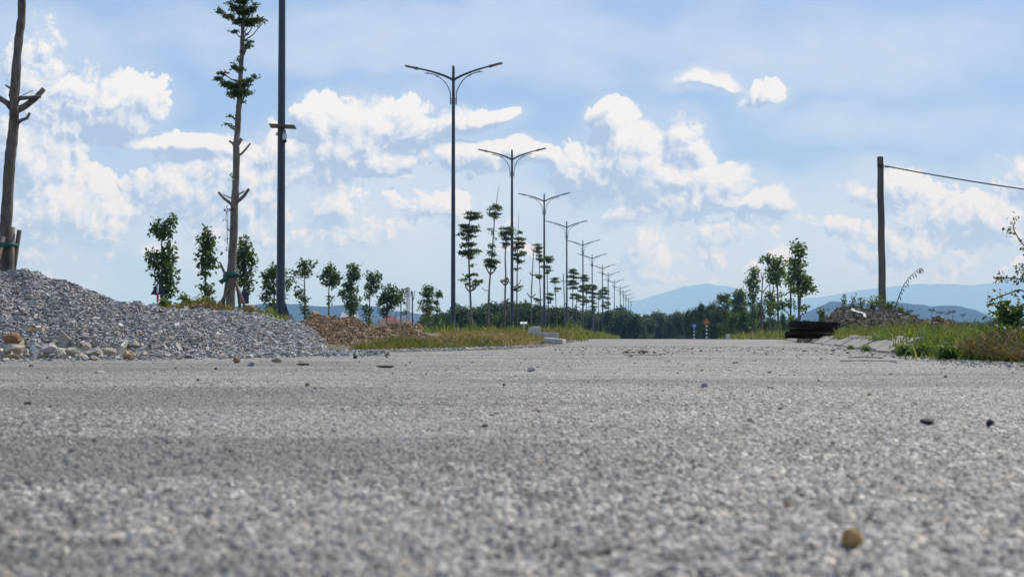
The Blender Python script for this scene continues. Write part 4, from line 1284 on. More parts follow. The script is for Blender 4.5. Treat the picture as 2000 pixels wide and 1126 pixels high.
MT = [
    (C4, None, [(336, 950), (330, 800), (325, 690), (320, 560), (315, 440), (316, 330), (322, 240), (318, 200)], .075, .02,
     [(300, 180, 18, 7), (345, 187, 52, 9), (370, 208, 36, 10), (325, 215, 50, 11), (290, 272, 50, 12), (355, 272, 36, 8), (320, 295, 66, 16), (350, 300, 30, 12), (270, 320, 30, 10), (318, 335, 44, 16), (300, 355, 26, 10),
      (318, 390, 46, 12), (340, 385, 30, 8), (290, 402, 24, 8), (280, 440, 40, 9), (345, 430, 60, 9), (320, 448, 60, 15), (330, 470, 30, 10), (340, 525, 20, 6), (350, 580, 32, 7), (310, 590, 26, 6), (290, 615, 30, 10), (310, 640, 20, 8), (375, 625, 40, 11), (360, 648, 28, 14), (345, 665, 14, 10)],
     [([(330, 700), (312, 685), (298, 665), (296, 648)], .03), ([(330, 700), (350, 680), (365, 655)], .028)], 'tiered tree with six flat leafy layers, next right of the nearest street lamp'),
    (C4, None, [(440, 955), (443, 800), (450, 650), (458, 560), (468, 440), (475, 340), (482, 240), (490, 170), (495, 120), (505, 50), (515, 0)], .075, .008,
     [(485, 145, 36, 18), (460, 160, 22, 10), (510, 160, 20, 16), (484, 190, 46, 16), (488, 210, 24, 14), (456, 290, 18, 8), (470, 310, 12, 14), (492, 350, 10, 8), (470, 400, 22, 20), (465, 440, 26, 24), (480, 460, 18, 16), (450, 490, 40, 16), (485, 500, 36, 18), (440, 510, 30, 14), (465, 530, 44, 18)],
     [([(458, 590), (440, 560), (425, 525)], .03), ([(458, 590), (478, 565), (497, 535)], .03), ([(442, 700), (422, 685), (402, 668)], .014)], 'tallest tiered tree of the verge, with a long bare shoot on top'),
    (C4, None, [(550, 965), (550, 800), (552, 680), (556, 580), (552, 480), (555, 400), (560, 330), (562, 280)], .075, .025,
     [(545, 285, 28, 14), (580, 285, 34, 16), (565, 310, 50, 18), (545, 330, 26, 14), (590, 320, 30, 14), (560, 350, 38, 18), (590, 350, 22, 14), (550, 380, 26, 16), (565, 385, 24, 14), (545, 405, 14, 10), (540, 625, 16, 8), (570, 610, 12, 12), (575, 630, 10, 8)],
     [([(552, 660), (538, 640), (520, 622)], .03), ([(552, 660), (565, 640), (575, 615)], .03)], 'tiered tree with one round head of leaves, left of the second street lamp'),
    (C4, None, [(628, 940), (628, 800), (628, 690), (630, 560), (632, 450), (635, 350), (637, 250), (642, 170)], .07, .008,
     [(645, 310, 20, 14), (640, 350, 36, 12), (660, 355, 24, 10), (650, 380, 38, 14), (620, 380, 20, 12), (640, 405, 40, 14), (615, 425, 20, 12), (660, 440, 28, 10), (640, 455, 46, 14), (625, 480, 26, 12), (650, 500, 30, 14), (625, 545, 24, 10), (645, 660, 22, 9), (612, 680, 22, 14), (615, 665, 10, 10)],
     [([(628, 700), (648, 685), (663, 668)], .025), ([(630, 650), (645, 635), (657, 615)], .02)], 'tiered tree with a wispy sparse top, right beside the second street lamp'),
    (C4, None, [(722, 915), (720, 780), (722, 690), (728, 590), (732, 500), (737, 410)], .07, .03, [(738, 385, 6, 5)],
     [([(720, 735), (705, 720), (693, 700)], .03), ([(720, 735), (735, 720), (750, 708)], .03), ([(728, 595), (718, 580), (712, 568)], .03), ([(728, 600), (742, 585), (755, 578)], .03), ([(733, 440), (725, 420), (718, 405)], .02)], 'leafless pale trunk with pairs of sawn stubs in the verge'),
    (C4, None, [(788, 915), (783, 800), (778, 680), (774, 560), (772, 460), (766, 390)], .065, .025,
     [(760, 390, 26, 10), (768, 410, 30, 16), (755, 430, 22, 12), (780, 440, 20, 16), (775, 460, 24, 12), (775, 485, 34, 14), (790, 495, 20, 14), (760, 590, 24, 8), (785, 590, 16, 8), (770, 600, 22, 8), (765, 745, 24, 10), (750, 738, 16, 8), (755, 788, 22, 10), (775, 800, 10, 8)], [([(785, 800), (770, 795), (752, 785)], .015)],
     'thin stemmed tiered tree left of the third street lamp'),
    (C4, None, [(836, 925), (832, 800), (826, 680), (824, 580), (820, 480)], .065, .025,
     [(830, 470, 34, 10), (815, 485, 40, 12), (850, 485, 24, 10), (835, 500, 20, 10), (800, 530, 22, 12), (825, 535, 26, 12), (840, 555, 22, 8), (825, 570, 20, 10), (845, 710, 28, 14), (825, 730, 18, 20), (850, 740, 24, 12), (835, 760, 16, 12)], [([(830, 770), (845, 755), (852, 735)], .02)],
     'tiered tree with a flat mushroom top, right beside the third street lamp'),
    (C4, None, [(886, 930), (882, 800), (878, 700), (872, 600)], .06, .02,
     [(872, 610, 30, 12), (865, 630, 22, 14), (885, 630, 20, 12), (892, 672, 28, 10), (885, 690, 12, 8)], [([(882, 815), (870, 808), (862, 800)], .02)], 'small headed tiered tree between the third and fourth street lamps'),
    (C4, None, [(940, 945), (937, 800), (932, 680), (928, 575)], .07, .04, [], [([(932, 640), (922, 625), (910, 615)], .03), ([(933, 640), (942, 628), (948, 615)], .025)], 'leafless grey trunk just left of the fourth street lamp'),
    (C5, None, [(340, 790), (340, 620), (342, 450), (350, 270)], .08, .03,
     [(345, 290, 36, 14), (335, 310, 40, 18), (370, 320, 30, 16), (330, 345, 40, 20), (365, 355, 34, 18), (340, 385, 46, 20), (370, 405, 30, 16), (325, 410, 32, 18), (345, 440, 46, 18), (345, 500, 28, 20), (330, 525, 20, 14)], [], 'dense tiered tree just right of the fourth street lamp'),
    (C5, None, [(374, 790), (372, 650), (372, 480)], .07, .03, [(375, 500, 36, 16), (395, 520, 34, 18), (370, 530, 30, 14), (400, 550, 24, 12)], [], 'short dark tiered tree left of the fifth street lamp'),
    (C5, None, [(430, 810), (430, 640), (432, 480), (438, 340)], .09, .03,
     [(440, 335, 32, 10), (425, 355, 40, 14), (460, 360, 26, 14), (440, 380, 36, 14), (415, 430, 30, 18), (440, 440, 36, 20), (465, 450, 22, 20), (420, 465, 34, 16), (400, 510, 30, 14), (430, 520, 34, 18), (445, 560, 34, 14), (425, 580, 22, 10)], [], 'tiered tree with dark layers in front of the fifth street lamp'),
    (C5, None, [(458, 800), (456, 640), (455, 500), (462, 420)], .08, .03, [(460, 420, 30, 18), (480, 440, 26, 20), (450, 455, 28, 16), (470, 480, 30, 18), (455, 545, 26, 16), (470, 560, 20, 14)], [], 'tiered tree close behind the fifth street lamp'),
    (C5, None, [(516, 815), (515, 660), (512, 540), (510, 420)], .1, .03,
     [(500, 420, 36, 14), (530, 430, 26, 14), (510, 450, 44, 18), (495, 480, 36, 18), (530, 490, 30, 20), (510, 520, 40, 18), (505, 550, 34, 14), (525, 570, 26, 14), (515, 600, 34, 14), (520, 620, 26, 12)], [], 'stout tiered tree between the fifth and sixth street lamps'),
    (C5, None, [(560, 830), (558, 680), (560, 480)], .1, .04, [(575, 470, 24, 14), (560, 490, 26, 18), (580, 510, 24, 16), (565, 530, 22, 14)], [], 'tiered tree left of the sixth street lamp'),
    (C5, None, [(586, 830), (590, 700), (600, 560), (612, 440)], .1, .03,
     [(612, 440, 28, 12), (600, 460, 34, 16), (630, 470, 22, 16), (610, 490, 36, 16), (600, 520, 30, 14), (635, 530, 24, 14), (625, 565, 30, 12), (645, 580, 20, 12), (605, 590, 30, 16), (625, 610, 28, 12), (630, 640, 20, 10)], [], 'tall tiered tree at the sixth street lamp'),
]
for i, (cr, Y, tr, r0, r1, cl, st, lab) in enumerate(MT):
    q = cr(*tr[0])
    Y = my(q[0]) + (1.5 if i % 2 else 0)
    tree('tiered_tree', lab, 'tree', cr, Y, zl(q[0], Y), tr, r0 * .68, r1 * .8, cl, .10, 1.6, 'tier', seed=200 + i, stubs=st, group='slim tiered trees along the verge', bark='bark_pale' if i in (0, 4, 8) else 'bark_grey', depth=.85)

# stakes of the two nearest tiered trees of the verge
for (x0, nm) in ((336, 'six layered tiered tree'), (440, 'tiered tree with the long shoot')):
    q = C4(x0, 945)
    Y = my(q[0])
    for dx, word in ((-42, 'left'), (40, 'right'), (14, 'middle')):
        a = P(*C4(x0 + dx, 955), Y); a.z = zl(q[0], Y); a.y += (-.4 if word == 'middle' else .2)
        o = MB().tube([a, P(*C4(x0 + 2, 868), Y)], [.028, .022], 6).build('support_stake', MATS['stake_wood'], origin=tuple(a))
        tag(o, f'thin {word} stake propping the {nm}', 'stake', 'stakes propping the verge trees')

# the leafy trees on the right
RT = [
    (C6, [(890, 760), (885, 640), (880, 500), (878, 330), (882, 200)], 0, [(880, 140, 34, 20), (850, 165, 30, 22), (905, 165, 34, 26), (875, 195, 46, 28), (925, 200, 24, 24), (890, 225, 36, 16), (850, 265, 46, 24, BRIGHT), (890, 265, 34, 22, BRIGHT), (830, 310, 34, 34), (880, 320, 60, 40), (850, 375, 60, 40), (910, 390, 44, 40),
      (830, 430, 40, 34), (880, 445, 60, 40), (950, 430, 40, 28, BRIGHT), (985, 445, 26, 24, BRIGHT), (960, 485, 46, 34, BRIGHT), (1000, 505, 24, 24, BRIGHT), (900, 505, 50, 34), (845, 500, 40, 34), (930, 640, 34, 14, BRIGHT), (900, 660, 24, 14, BRIGHT)],
     [([(885, 690), (900, 560), (935, 480)], .03), ([(888, 740), (905, 705), (915, 690)], .02)], 'tallest leafy tree on the right with a separate round topknot'),
    (C6, [(822, 760), (820, 640), (820, 540), (822, 420)], 0, [(815, 450, 30, 34), (835, 510, 26, 30), (805, 605, 40, 16, BRIGHT), (830, 620, 28, 14, BRIGHT), (800, 580, 20, 14)], [([(820, 740), (806, 700), (798, 680)], .02)], 'thin second stem close left of the tallest right tree'),
    (C6, [(722, 790), (722, 650), (718, 500), (705, 380), (690, 300)], 0, [(615, 255, 28, 20, BRIGHT), (645, 240, 34, 18, BRIGHT), (640, 270, 30, 20, BRIGHT), (700, 275, 46, 24, BRIGHT), (750, 285, 34, 22, BRIGHT), (680, 310, 40, 26), (730, 330, 50, 34), (670, 355, 44, 34), (750, 370, 34, 40), (700, 390, 50, 34), (665, 420, 40, 30), (740, 430, 40, 34), (700, 445, 30, 24),
      (740, 540, 26, 14), (735, 615, 50, 16, BRIGHT), (760, 640, 30, 18, BRIGHT), (700, 625, 30, 16, BRIGHT)], [([(718, 480), (685, 400), (650, 330), (632, 280)], .025)], 'leafy tree with a pale tuft leaning out on its left, second on the right'),
    (C6, [(660, 800), (660, 650), (658, 470)], 0, [(650, 545, 34, 30), (670, 570, 34, 30), (640, 600, 28, 26), (665, 630, 44, 34), (650, 680, 34, 34), (690, 680, 24, 26)], [([(660, 620), (680, 540), (690, 480)], .03)], 'low bushy stem left of the second tree on the right'),
    (C6, [(598, 850), (592, 700), (594, 560), (600, 450), (606, 372)], 0, [(612, 620, 8, 8)], [([(596, 540), (620, 500), (640, 470)], .02), ([(600, 430), (590, 400), (588, 370)], .02), ([(598, 845), (585, 760), (578, 720)], .02)], 'bare forked trunk among the right hand trees'),
    (C6, [(522, 850), (522, 700), (525, 540), (540, 400)], 0, [(540, 345, 34, 20), (555, 365, 24, 20), (515, 385, 30, 18), (545, 395, 40, 24), (500, 430, 34, 20), (540, 440, 40, 28), (485, 460, 24, 16), (520, 480, 46, 30), (550, 500, 24, 30), (520, 535, 40, 28), (535, 575, 36, 28), (520, 620, 40, 28), (540, 660, 34, 28), (520, 700, 40, 34), (530, 750, 40, 30)],
     [([(480, 470), (450, 450), (445, 435)], .01)], 'narrow dark column of leaves left of the bare forked trunk'),
    (C6, [(412, 860), (412, 720), (415, 580), (420, 520)], 0, [(420, 520, 40, 22), (395, 545, 34, 24), (440, 550, 36, 30), (410, 580, 50, 30), (370, 600, 34, 24), (450, 610, 36, 34), (400, 640, 50, 34), (440, 660, 40, 34), (385, 690, 44, 34), (430, 710, 44, 34), (465, 690, 24, 24), (410, 750, 50, 30)],
     [([(440, 560), (450, 500), (447, 440)], .012)], 'wide leafy tree with a bare twig on top, mid right'),
    (C6, [(312, 860), (312, 720), (305, 620), (300, 570)], 0, [(275, 555, 34, 16), (310, 555, 44, 18), (290, 580, 50, 22), (335, 590, 30, 26), (255, 600, 26, 16), (330, 630, 30, 26), (280, 650, 40, 26, BRIGHT), (300, 690, 44, 30, BRIGHT), (270, 720, 34, 34, BRIGHT), (330, 720, 30, 30), (295, 760, 44, 26, BRIGHT)],
     [], 'yellow green umbrella topped tree left of the wide leafy tree'),
    (C6, [(235, 865), (232, 760), (232, 660)], 0, [(230, 660, 26, 22), (215, 690, 34, 24), (245, 700, 28, 26), (225, 730, 36, 28), (235, 770, 34, 24)], [], 'small leafy tree next right of the triangular warning sign'),
]
for i, (cr, tr, _, cl, st, lab) in enumerate(RT):
    q = cr(*tr[0])
    Y = 7.5 * F / (q[0] - 1290)
    Y = min(Y, 150)
    tree('leafy_tree', lab, 'tree', cr, Y, float(road_z(Y)) + .1, tr, .07, .03, cl, .20, 1.5, 'broad', stops=BRIGHT, seed=300 + i, stubs=[(s_[0], s_[1] * 1.6) for s_ in st], group='leafy trees on the right side')

# ---------------------------------------------------------------- the belt of trees across the end of the road
def belt_prototype(i):
    rng = np.random.default_rng(400 + i)
    H = (4.6, 5.2, 4.2, 5.6, 4.8)[i]
    root = thing('roadside_tree', 'dark bushy tree in the belt that closes the end of the road', 'tree', (0, 0, 0), 'trees of the far belt')
    b = MB().tube([(0, 0, 0), (.05, .02, H * .3), (-.04, .05, H * .62), (.03, 0, H * .9)], [.10, .085, .055, .02], 7)
    cl = []
    for k in range(17):
        h = H * (.12 + .86 * (k + rng.random()) / 17)
        sp = (1.05 - .35 * h / H) * H * .24
        c = (rng.normal() * sp * .75, rng.normal() * sp * .75, h)
        r = H * rng.uniform(.10, .16)
        cl.append((c, (r * 1.2, r * 1.2, r), None))
        b.tube([(0, 0, h * .72), (c[0] * .6, c[1] * .6, h * .85), c], [.04, .028, .01], 5)
    b.build('trunk', MATS['bark_dark'], root, origin=(0, 0, 0))
    V, Fc, T = leaf_cloud(cl, rng, .30, .9, .45, (BROAD, BROAD, TIER, BROAD, BRIGHT)[i], .42)
    link_mesh('crown', V, Fc, MATS['leaves_dark'], root, tint=T)
    return root


protos = [belt_prototype(i) for i in range(5)]
used = [False] * 5
brng = random.Random(77)


def belt_tree(px, Y, top, label, wide=1.0, kind=None):
    i = brng.randrange(5) if kind is None else kind
    H = (4.6, 5.2, 4.2, 5.6, 4.8)[i]
    z = float(road_z(Y)) - .05
    s = (P(px, top, Y).z - z) / H
    loc = (GX(px, Y), Y, z)
    if not used[i]:
        used[i] = True
        o = protos[i]; o.location = loc; o.scale = (s * wide, s * wide, s); o.rotation_euler = (0, 0, brng.uniform(0, 6.28)); o['label'] = label
        return o
    return copy_tree(protos[i], loc, brng.uniform(0, 6.28), (s * wide, s * wide, s), label)


B1 = 'dark bushy tree in the belt that closes the end of the road'
for k in range(34):                                           # front rank across the road end
    px = 1232 + k * 5.3 + brng.uniform(-2, 2)
    belt_tree(px, brng.uniform(215, 300), lerp(px, [(1228, 626), (1256, 626), (1266, 618), (1300, 613), (1340, 618), (1380, 612), (1410, 606)]) + brng.uniform(-5, 6), B1, 1.15)
B2 = 'dark tree in the low belt behind the verge lamps'
for k in range(34):
    px = 1095 + k * 4.4 + brng.uniform(-3, 3)
    belt_tree(px, brng.uniform(190, 280), 614 + brng.uniform(-8, 9), B2, 1.1)
B3 = 'dark low tree in the belt behind the left saplings'
for k in range(46):
    px = 815 + k * 6.3 + brng.uniform(-3, 3)
    belt_tree(px, brng.uniform(150, 230), lerp(px, [(815, 632), (870, 612), (930, 604), (1000, 598), (1060, 600), (1110, 610)]) + brng.uniform(-11, 11), B3, 1.15)
B4 = 'low tree behind the reddish soil heap'
for k in range(13):
    belt_tree(630 + k * 15 + brng.uniform(-6, 6), brng.uniform(170, 230), 634 + brng.uniform(-6, 6), B4, 1.5)
B5 = 'tree in the belt behind the right hand trees'
for k in range(24):
    px = 1400 + k * 7.0 + brng.uniform(-4, 4)
    belt_tree(px, brng.uniform(120, 220), lerp(px, [(1400, 612), (1450, 616), (1500, 624), (1570, 636)]) + brng.uniform(-9, 9), B5, .9)
for k, (px, top, lab) in enumerate([(1342, 606, 'smallest tree of the right row where it meets the belt'), (1358, 602, 'small tree of the right row just left of the blue round sign'), (1372, 594, 'tree of the right row rising behind the orange sign'),
                                    (1392, 592, 'tree of the right row just right of the orange sign'), (1402, 600, 'low tree of the right row two places from the orange sign'), (1432, 602, 'dark tree of the right row in front of the belt'),
                                    (1454, 604, 'dark tree of the right row close left of the narrow leaf column'), (1484, 592, 'bushy tree low between the bare forked trunk and the leaf column'), (1530, 612, 'low bushy tree under the tallest right tree')]):
    belt_tree(px, 175 - k * 3, top, lab, .55, (0, 3, 1, 3, 0, 4, 1, 3, 0)[k])
B6 = 'low dark tree in the distant line behind the right verge'
for k in range(26):
    belt_tree(1770 + k * 12 + brng.uniform(-5, 5), brng.uniform(260, 340), lerp(1770 + k * 12, [(1770, 641), (1850, 638), (1900, 627), (2050, 622)]) + brng.uniform(-5, 6), B6, 1.6)
belt_tree(1215, 230, 603, 'round topped tree standing above the belt beside the white roof', 1.2, 2)
belt_tree(1105, 235, 600, 'broad dark tree rising behind the fourth street lamp', 1.9, 1)

# areca palms on the skyline at the right
mat('palm_leaf', (.045, .07, .03), (.03, .05, .022), scale=2, rough=.6)


def palm_proto():
    rng = np.random.default_rng(9)
    root = thing('areca_palm', 'slim areca palm on the far skyline', 'palm', (0, 0, 0), 'areca palms on the skyline')
    MB().tube([(0, 0, 0), (.1, 0, 4), (0, .05, 8)], [.13, .11, .09], 7).build('trunk', MATS['bark_grey'], root)
    b = MB()
    for k in range(11):
        a = k * 2.4; el = rng.uniform(.35, 1.45)
        d = Vector((math.cos(a), math.sin(a), 0)); L = rng.uniform(1.1, 1.5)
        pts = [Vector((0, 0, 8)) + d * L * q * math.cos(el * (1 - q * .6)) + Vector((0, 0, L * (math.sin(el) * q - .5 * q * q))) for q in (0, .25, .5, .75, 1)]
        b.tube(pts, [.04, .035, .03, .02, .01], 4)
        sd = d.cross(Vector((0, 0, 1)))
        for q in range(1, 9):
            f = q / 8.5
            i = min(int(f * 4), 3)
            p = pts[i].lerp(pts[i + 1], f * 4 - i)
            for s in (-1, 1):
                e = p + sd * s * .4 * (1 - .5 * f) + d * .22 + Vector((0, 0, -.30))
                w = d * .05
                b.add([p - w, p + w, e + w * .3, e - w * .3], [(0, 1, 2, 3)])
    b.build('crown', MATS['palm_leaf'], root)
    return root


pp = palm_proto()
for i, (px, top, lab) in enumerate([(1777, 604, 'areca palm nearest to the wooden pole on the far skyline'), (1790, 613, 'shorter areca palm just right of the one nearest the wooden pole'), (1820, 602, 'tallest areca palm in the middle of the far skyline'),
                                    (1836, 607, 'areca palm with a thick head right of the tallest palm'), (1850, 608, 'left palm of the close pair on the far skyline'), (1860, 605, 'right palm of the close pair on the far skyline'),
                                    (1881, 612, 'areca palm standing alone near the right bush'), (1860, 624, 'stunted areca palm below the close pair')]):
    Y = 520.0
    z = float(road_z(Y))
    s = (P(px, top, Y).z - z) / 8.7
    o = pp if i == 0 else copy_tree(pp, (0, 0, 0))
    o.location = (GX(px, Y), Y, z); o.scale = (s * .9, s * .9, s); o.rotation_euler = (0, 0, i * 1.3); o['label'] = lab

# weeds, shrubs and the tall stalk on the right
def weed(px, py, Y, h, label, seed, stems=5, leaf=.05, spread=.25, stops=BRIGHT, name='weed', dens=1.0, z=None, cat='weed'):
    rng = np.random.default_rng(seed)
    base = P(px, py, Y)
    if z is not None: base.z = z
    root = thing(name, label, cat, base)
    b = MB(); cl = []
    for k in range(stems):
        a = rng.uniform(0, 6.28); r = h * spread * rng.uniform(.3, 1)
        tip = Vector((math.cos(a) * r, math.sin(a) * r, h * rng.uniform(.65, 1)))
        mid = tip * .5 + Vector((-math.cos(a) * r * .2, -math.sin(a) * r * .2, .05 * h))
        b.tube([(0, 0, 0), mid, tip], [h * .012, h * .009, h * .004], 5)
        for q in np.linspace(.3, 1, 7):
            p = (mid * (2 * q) if q < .5 else mid.lerp(tip, 2 * q - 1))
            cl.append((tuple(p), (leaf * 1.1, leaf * 1.1, leaf * .8), None))
    b.build('stem', MATS['bark_dark'], root)
    V, Fc, T = leaf_cloud(cl, rng, leaf, .13 * dens, .4, stops)
    link_mesh('leaves', V, Fc, MATS['leaves'], root, tint=T)
    return root


weed(1605, 628, 31, .28, 'small bright weed on the left shoulder of the rubble heap', 501, 5, .05)
weed(1648, 606, 31, .34, 'thin upright weed above the white cloth on the rubble heap', 502, 3, .04, .12)
weed(1668, 606, 31, .30, 'second thin weed above the white cloth', 503, 3, .04, .12)
weed(1680, 608, 31.2, .30, 'weed with narrow leaves right of the white cloth', 504, 3, .045, .15)
weed(1703, 612, 30.5, .36, 'leafy bush leaning over left of the wooden pole', 505, 6, .05, .75)
weed(1738, 612, 30.5, .22, 'low bush at the right foot of the wooden pole', 506, 5, .05, .5)
weed(1760, 618, 30.5, .22, 'low weed at the base of the tall drooping stalk', 507, 5, .045, .5)
weed(1545, 640, 34, .3, 'small weed behind the dark timber stack', 508, 5, .05, .4)
weed(362, 595, 22.5, .16, 'small weed on the grassy soil bank', 509, 4, .05, .4)
weed(318, 604, 22, .14, 'tiny weed beside the post of the triangular sign', 510, 4, .05, .4)
weed(1800, 700, 8.4, .06, 'leafy dark green weed at the end of the kerb', 511, 12, .026, .8, BRIGHT, dens=.8)
weed(1770, 696, 8.8, .055, 'low leafy weed in front of the kerb end', 512, 10, .026, .8, BRIGHT, dens=.8)
weed(1850, 704, 7.4, .065, 'leafy weed between the kerb end and the dry brush', 513, 12, .026, .8, BRIGHT, dens=.8)
weed(1960, 690, 7.4, .13, 'green creeper on top of the dry brush', 514, 12, .03, 1.0, BROAD, dens=2)
weed(1480, 690, 11, .01, 'x', 515, 1, .004) if False else None
weed(793, 676, 15, .18, 'dry bare twig bush in front of the reddish soil heap', 516, 9, .018, .6, YELLOW, dens=.3)
weed(1690, 690, 11.6, .06, 'weed growing through the kerb joint', 517, 4, .02, .5)
weed(1660, 686, 13.2, .05, 'small weed at the lower edge of the kerb', 518, 4, .02, .5)
weed(1580, 648, 28, .2, 'bushy weed in front of the dark timber stack', 519, 10, .06, .9, BROAD)
weed(1608, 652, 27, .2, 'second bushy weed in front of the dark timber stack', 520, 10, .06, .9, BROAD)

# tall drooping stalk
Yt = 30
pts = [(1745, 612), (1752, 590), (1758, 573), (1766, 555), (1776, 541), (1788, 530), (1799, 522)]
root = thing('reed_stalk', 'tall arching reed stalk with drooping leaflets right of the wooden pole', 'reed', P(*pts[0], Yt))
pw = [P(*q, Yt) for q in pts]
MB().tube(pw, [.012, .011, .010, .008, .007, .005, .003], 5).build('stem', MATS['bark_dark'], root, origin=tuple(root.location))
rng = np.random.default_rng(12)
b = MB()
for q in np.linspace(.30, 1, 12):
    f = q * 6; i = min(int(f), 5)
    p = pw[i].lerp(pw[i + 1], f - i)
    for s in ((1,) if q < .9 else (-1, 1)):
        e = p + Vector((rng.uniform(.0, .06) + s * .035, s * .05, -rng.uniform(.05, .12)))
        w = Vector((.011, 0, .006))
        b.add([p, p.lerp(e, .5) - w, e, p.lerp(e, .5) + w], [(0, 1, 2, 3)])
b.build('leaflets', MATS['palm_leaf'], root, origin=tuple(root.location))

# thin-branched shrub hanging in from the right edge
Ys = 12.0
root = thing('shrub', 'thin branched shrub with feathery leaves at the right edge', 'shrub', (GX(2075, Ys), Ys, .06))
b = MB(); cl = []
ks = Ys / F
for path in [[(2075, 670), (2060, 560), (2030, 520), (1992, 470), (1984, 445), (1978, 425)], [(2065, 600), (2030, 575), (1985, 566), (1950, 580), (1932, 590)], [(2062, 575), (2030, 548), (1990, 545), (1960, 542), (1945, 541)],
             [(2055, 555), (2020, 500), (1996, 486)], [(2070, 640), (2100, 560), (2110, 480)], [(2050, 555), (2010, 540), (1990, 520)]]:
    pw = [P(*q, Ys) + Vector((0, .08 * math.sin(i * 2.1), 0)) for i, q in enumerate(path)]
    b.tube(pw, [.010 * (1 - .75 * i / (len(pw) - 1)) for i in range(len(pw))], 6)
    for q in np.linspace(.35, 1, 9):
        f = q * (len(pw) - 1); i = min(int(f), len(pw) - 2)
        p = pw[i].lerp(pw[i + 1], f - i)
        cl.append((tuple(p + Vector((0, 0, .01))), (.045, .045, .03), None))
b.build('branches', MATS['bark_dark'], root, origin=tuple(root.location))
V, Fc, T = leaf_cloud(cl, np.random.default_rng(8), .034, .22, .3, [(3, (.06, .085, .03)), (2, (.09, .11, .04)), (2, (.11, .075, .04)), (1, (.15, .16, .06))], droop=.6)
link_mesh('leaves', V, Fc, MATS['leaves'], root, tint=T, origin=tuple(root.location))
weed(1975, 660, 13.5, .34, 'dense green bush at the right edge under the thin branched shrub', 530, 16, .05, .55, BROAD, 'bush', 3.0, cat='bush')
weed(2030, 662, 13.5, .42, 'dense green bush cut off by the right edge', 531, 16, .05, .5, BROAD, 'bush', 3.0, cat='bush')

# ---------------------------------------------------------------- street lamps
mat('lamp_paint', (.022, .028, .045), (.03, .037, .055), scale=3, rough=.38, spec=.5)
mat('lamp_head_grey', (.16, .165, .17), (.12, .125, .13), scale=6, rough=.45)
mat('lamp_lens', (.30, .30, .30), (.25, .25, .25), scale=9, rough=.2)
mat('bolt_steel', (.20, .20, .21), (.14, .14, .15), scale=20, rough=.45, metal=.6)
LAMP_DIR = math.atan(.0995)                         # the row's direction; arms stand across it


def make_lamp():
    root = thing('street_lamp', 'x', 'street lamp', (0, 0, 0), 'twin armed street lamps in a row')
    s = .00556
    Hh = 10.0
    top = Hh + .02
    hj = top - 90 * s                                # where the arms meet the pole
    b = MB().tube([(0, 0, .02), (0, 0, .35), (0, 0, 1.2), (0, 0, 5), (0, 0, top - 1.4), (0, 0, top)], [.105, .088, .084, .074, .060, .050], 12)
    b.tube([(0, 0, top), (0, 0, top + .05)], [.06, .03], 12)
    b.build('pole', MATS['lamp_paint'], root)
    b = MB().box((0, 0, .015), (.42, .42, .03), bev=.005)
    for a in range(4):
        R = Matrix.Rotation(a * math.pi / 2, 3, 'Z')
        pts = [R @ Vector(q) for q in ((.095, -.006, .03), (.2, -.006, .03), (.095, -.006, .32))]
        b.plate(pts, .012, R @ Vector((0, -1, 0)))
    b.build('base_plate', MATS['lamp_paint'], root)
    for a in (-1, 1):
        for c_ in (-1, 1):
            MB().tube([(a * .165, c_ * .165, .03), (a * .165, c_ * .165, .075)], .016, 6).build('bolt', MATS['bolt_steel'], root)
    b = MB()
    for dz in (-130 * s, -145 * s, -160 * s):
        b.box((0, 0, hj + dz), (.25, .03, .035), bev=.006)
    b.tube([(0, 0, hj - .03), (0, 0, hj + .06)], .085, 12)
    b.build('collar', MATS['lamp_paint'], root)
    for sg in (-1, 1):
        arm = MB()
        ap = [(0, 0), (60, 30), (110, 49), (170, 68), (243, 86)]
        arm.tube([(sg * x * s, 0, hj + z * s) for x, z in ap], [.048, .044, .040, .035, .03], 8)
        arm.build('arm', MATS['lamp_paint'], root)
        br = MB()
        bp = [(20, -170), (20, -130), (20, -100), (24, -78), (38, -45), (60, -10), (85, 14), (115, 33), (150, 46), (198, 52)]
        br.tube([(sg * x * s, 0, hj + z * s) for x, z in bp], .018, 6)
        br.torus((sg * 109 * s, 0, hj + 29 * s + .035), 11 * s, .010)
        br.torus((sg * 172 * s, 0, hj + 56 * s + .03), 7 * s, .009)
        br.build('curved_bracket', MATS['lamp_paint'], root)
        # lamp head: a flat, slightly rising lantern with a lens below
        ang = math.atan2(22, 100)
        R = Matrix.Rotation(-sg * ang, 3, 'Y')
        c = Vector((sg * 292 * s, 0, hj + 98 * s))
        h = MB().box(c, (.46, .20, .055), R, .022)
        h.box(c + R @ Vector((sg * -.22, 0, -.012)), (.18, .10, .10), R, .02)
        hd = h.build('lamp_head', MATS['lamp_head_grey'], root)
        MB().box(c + R @ Vector((sg * .03, 0, -.034)), (.32, .15, .012), R, .004).build('lens', MATS['lamp_lens'], hd)
    return root


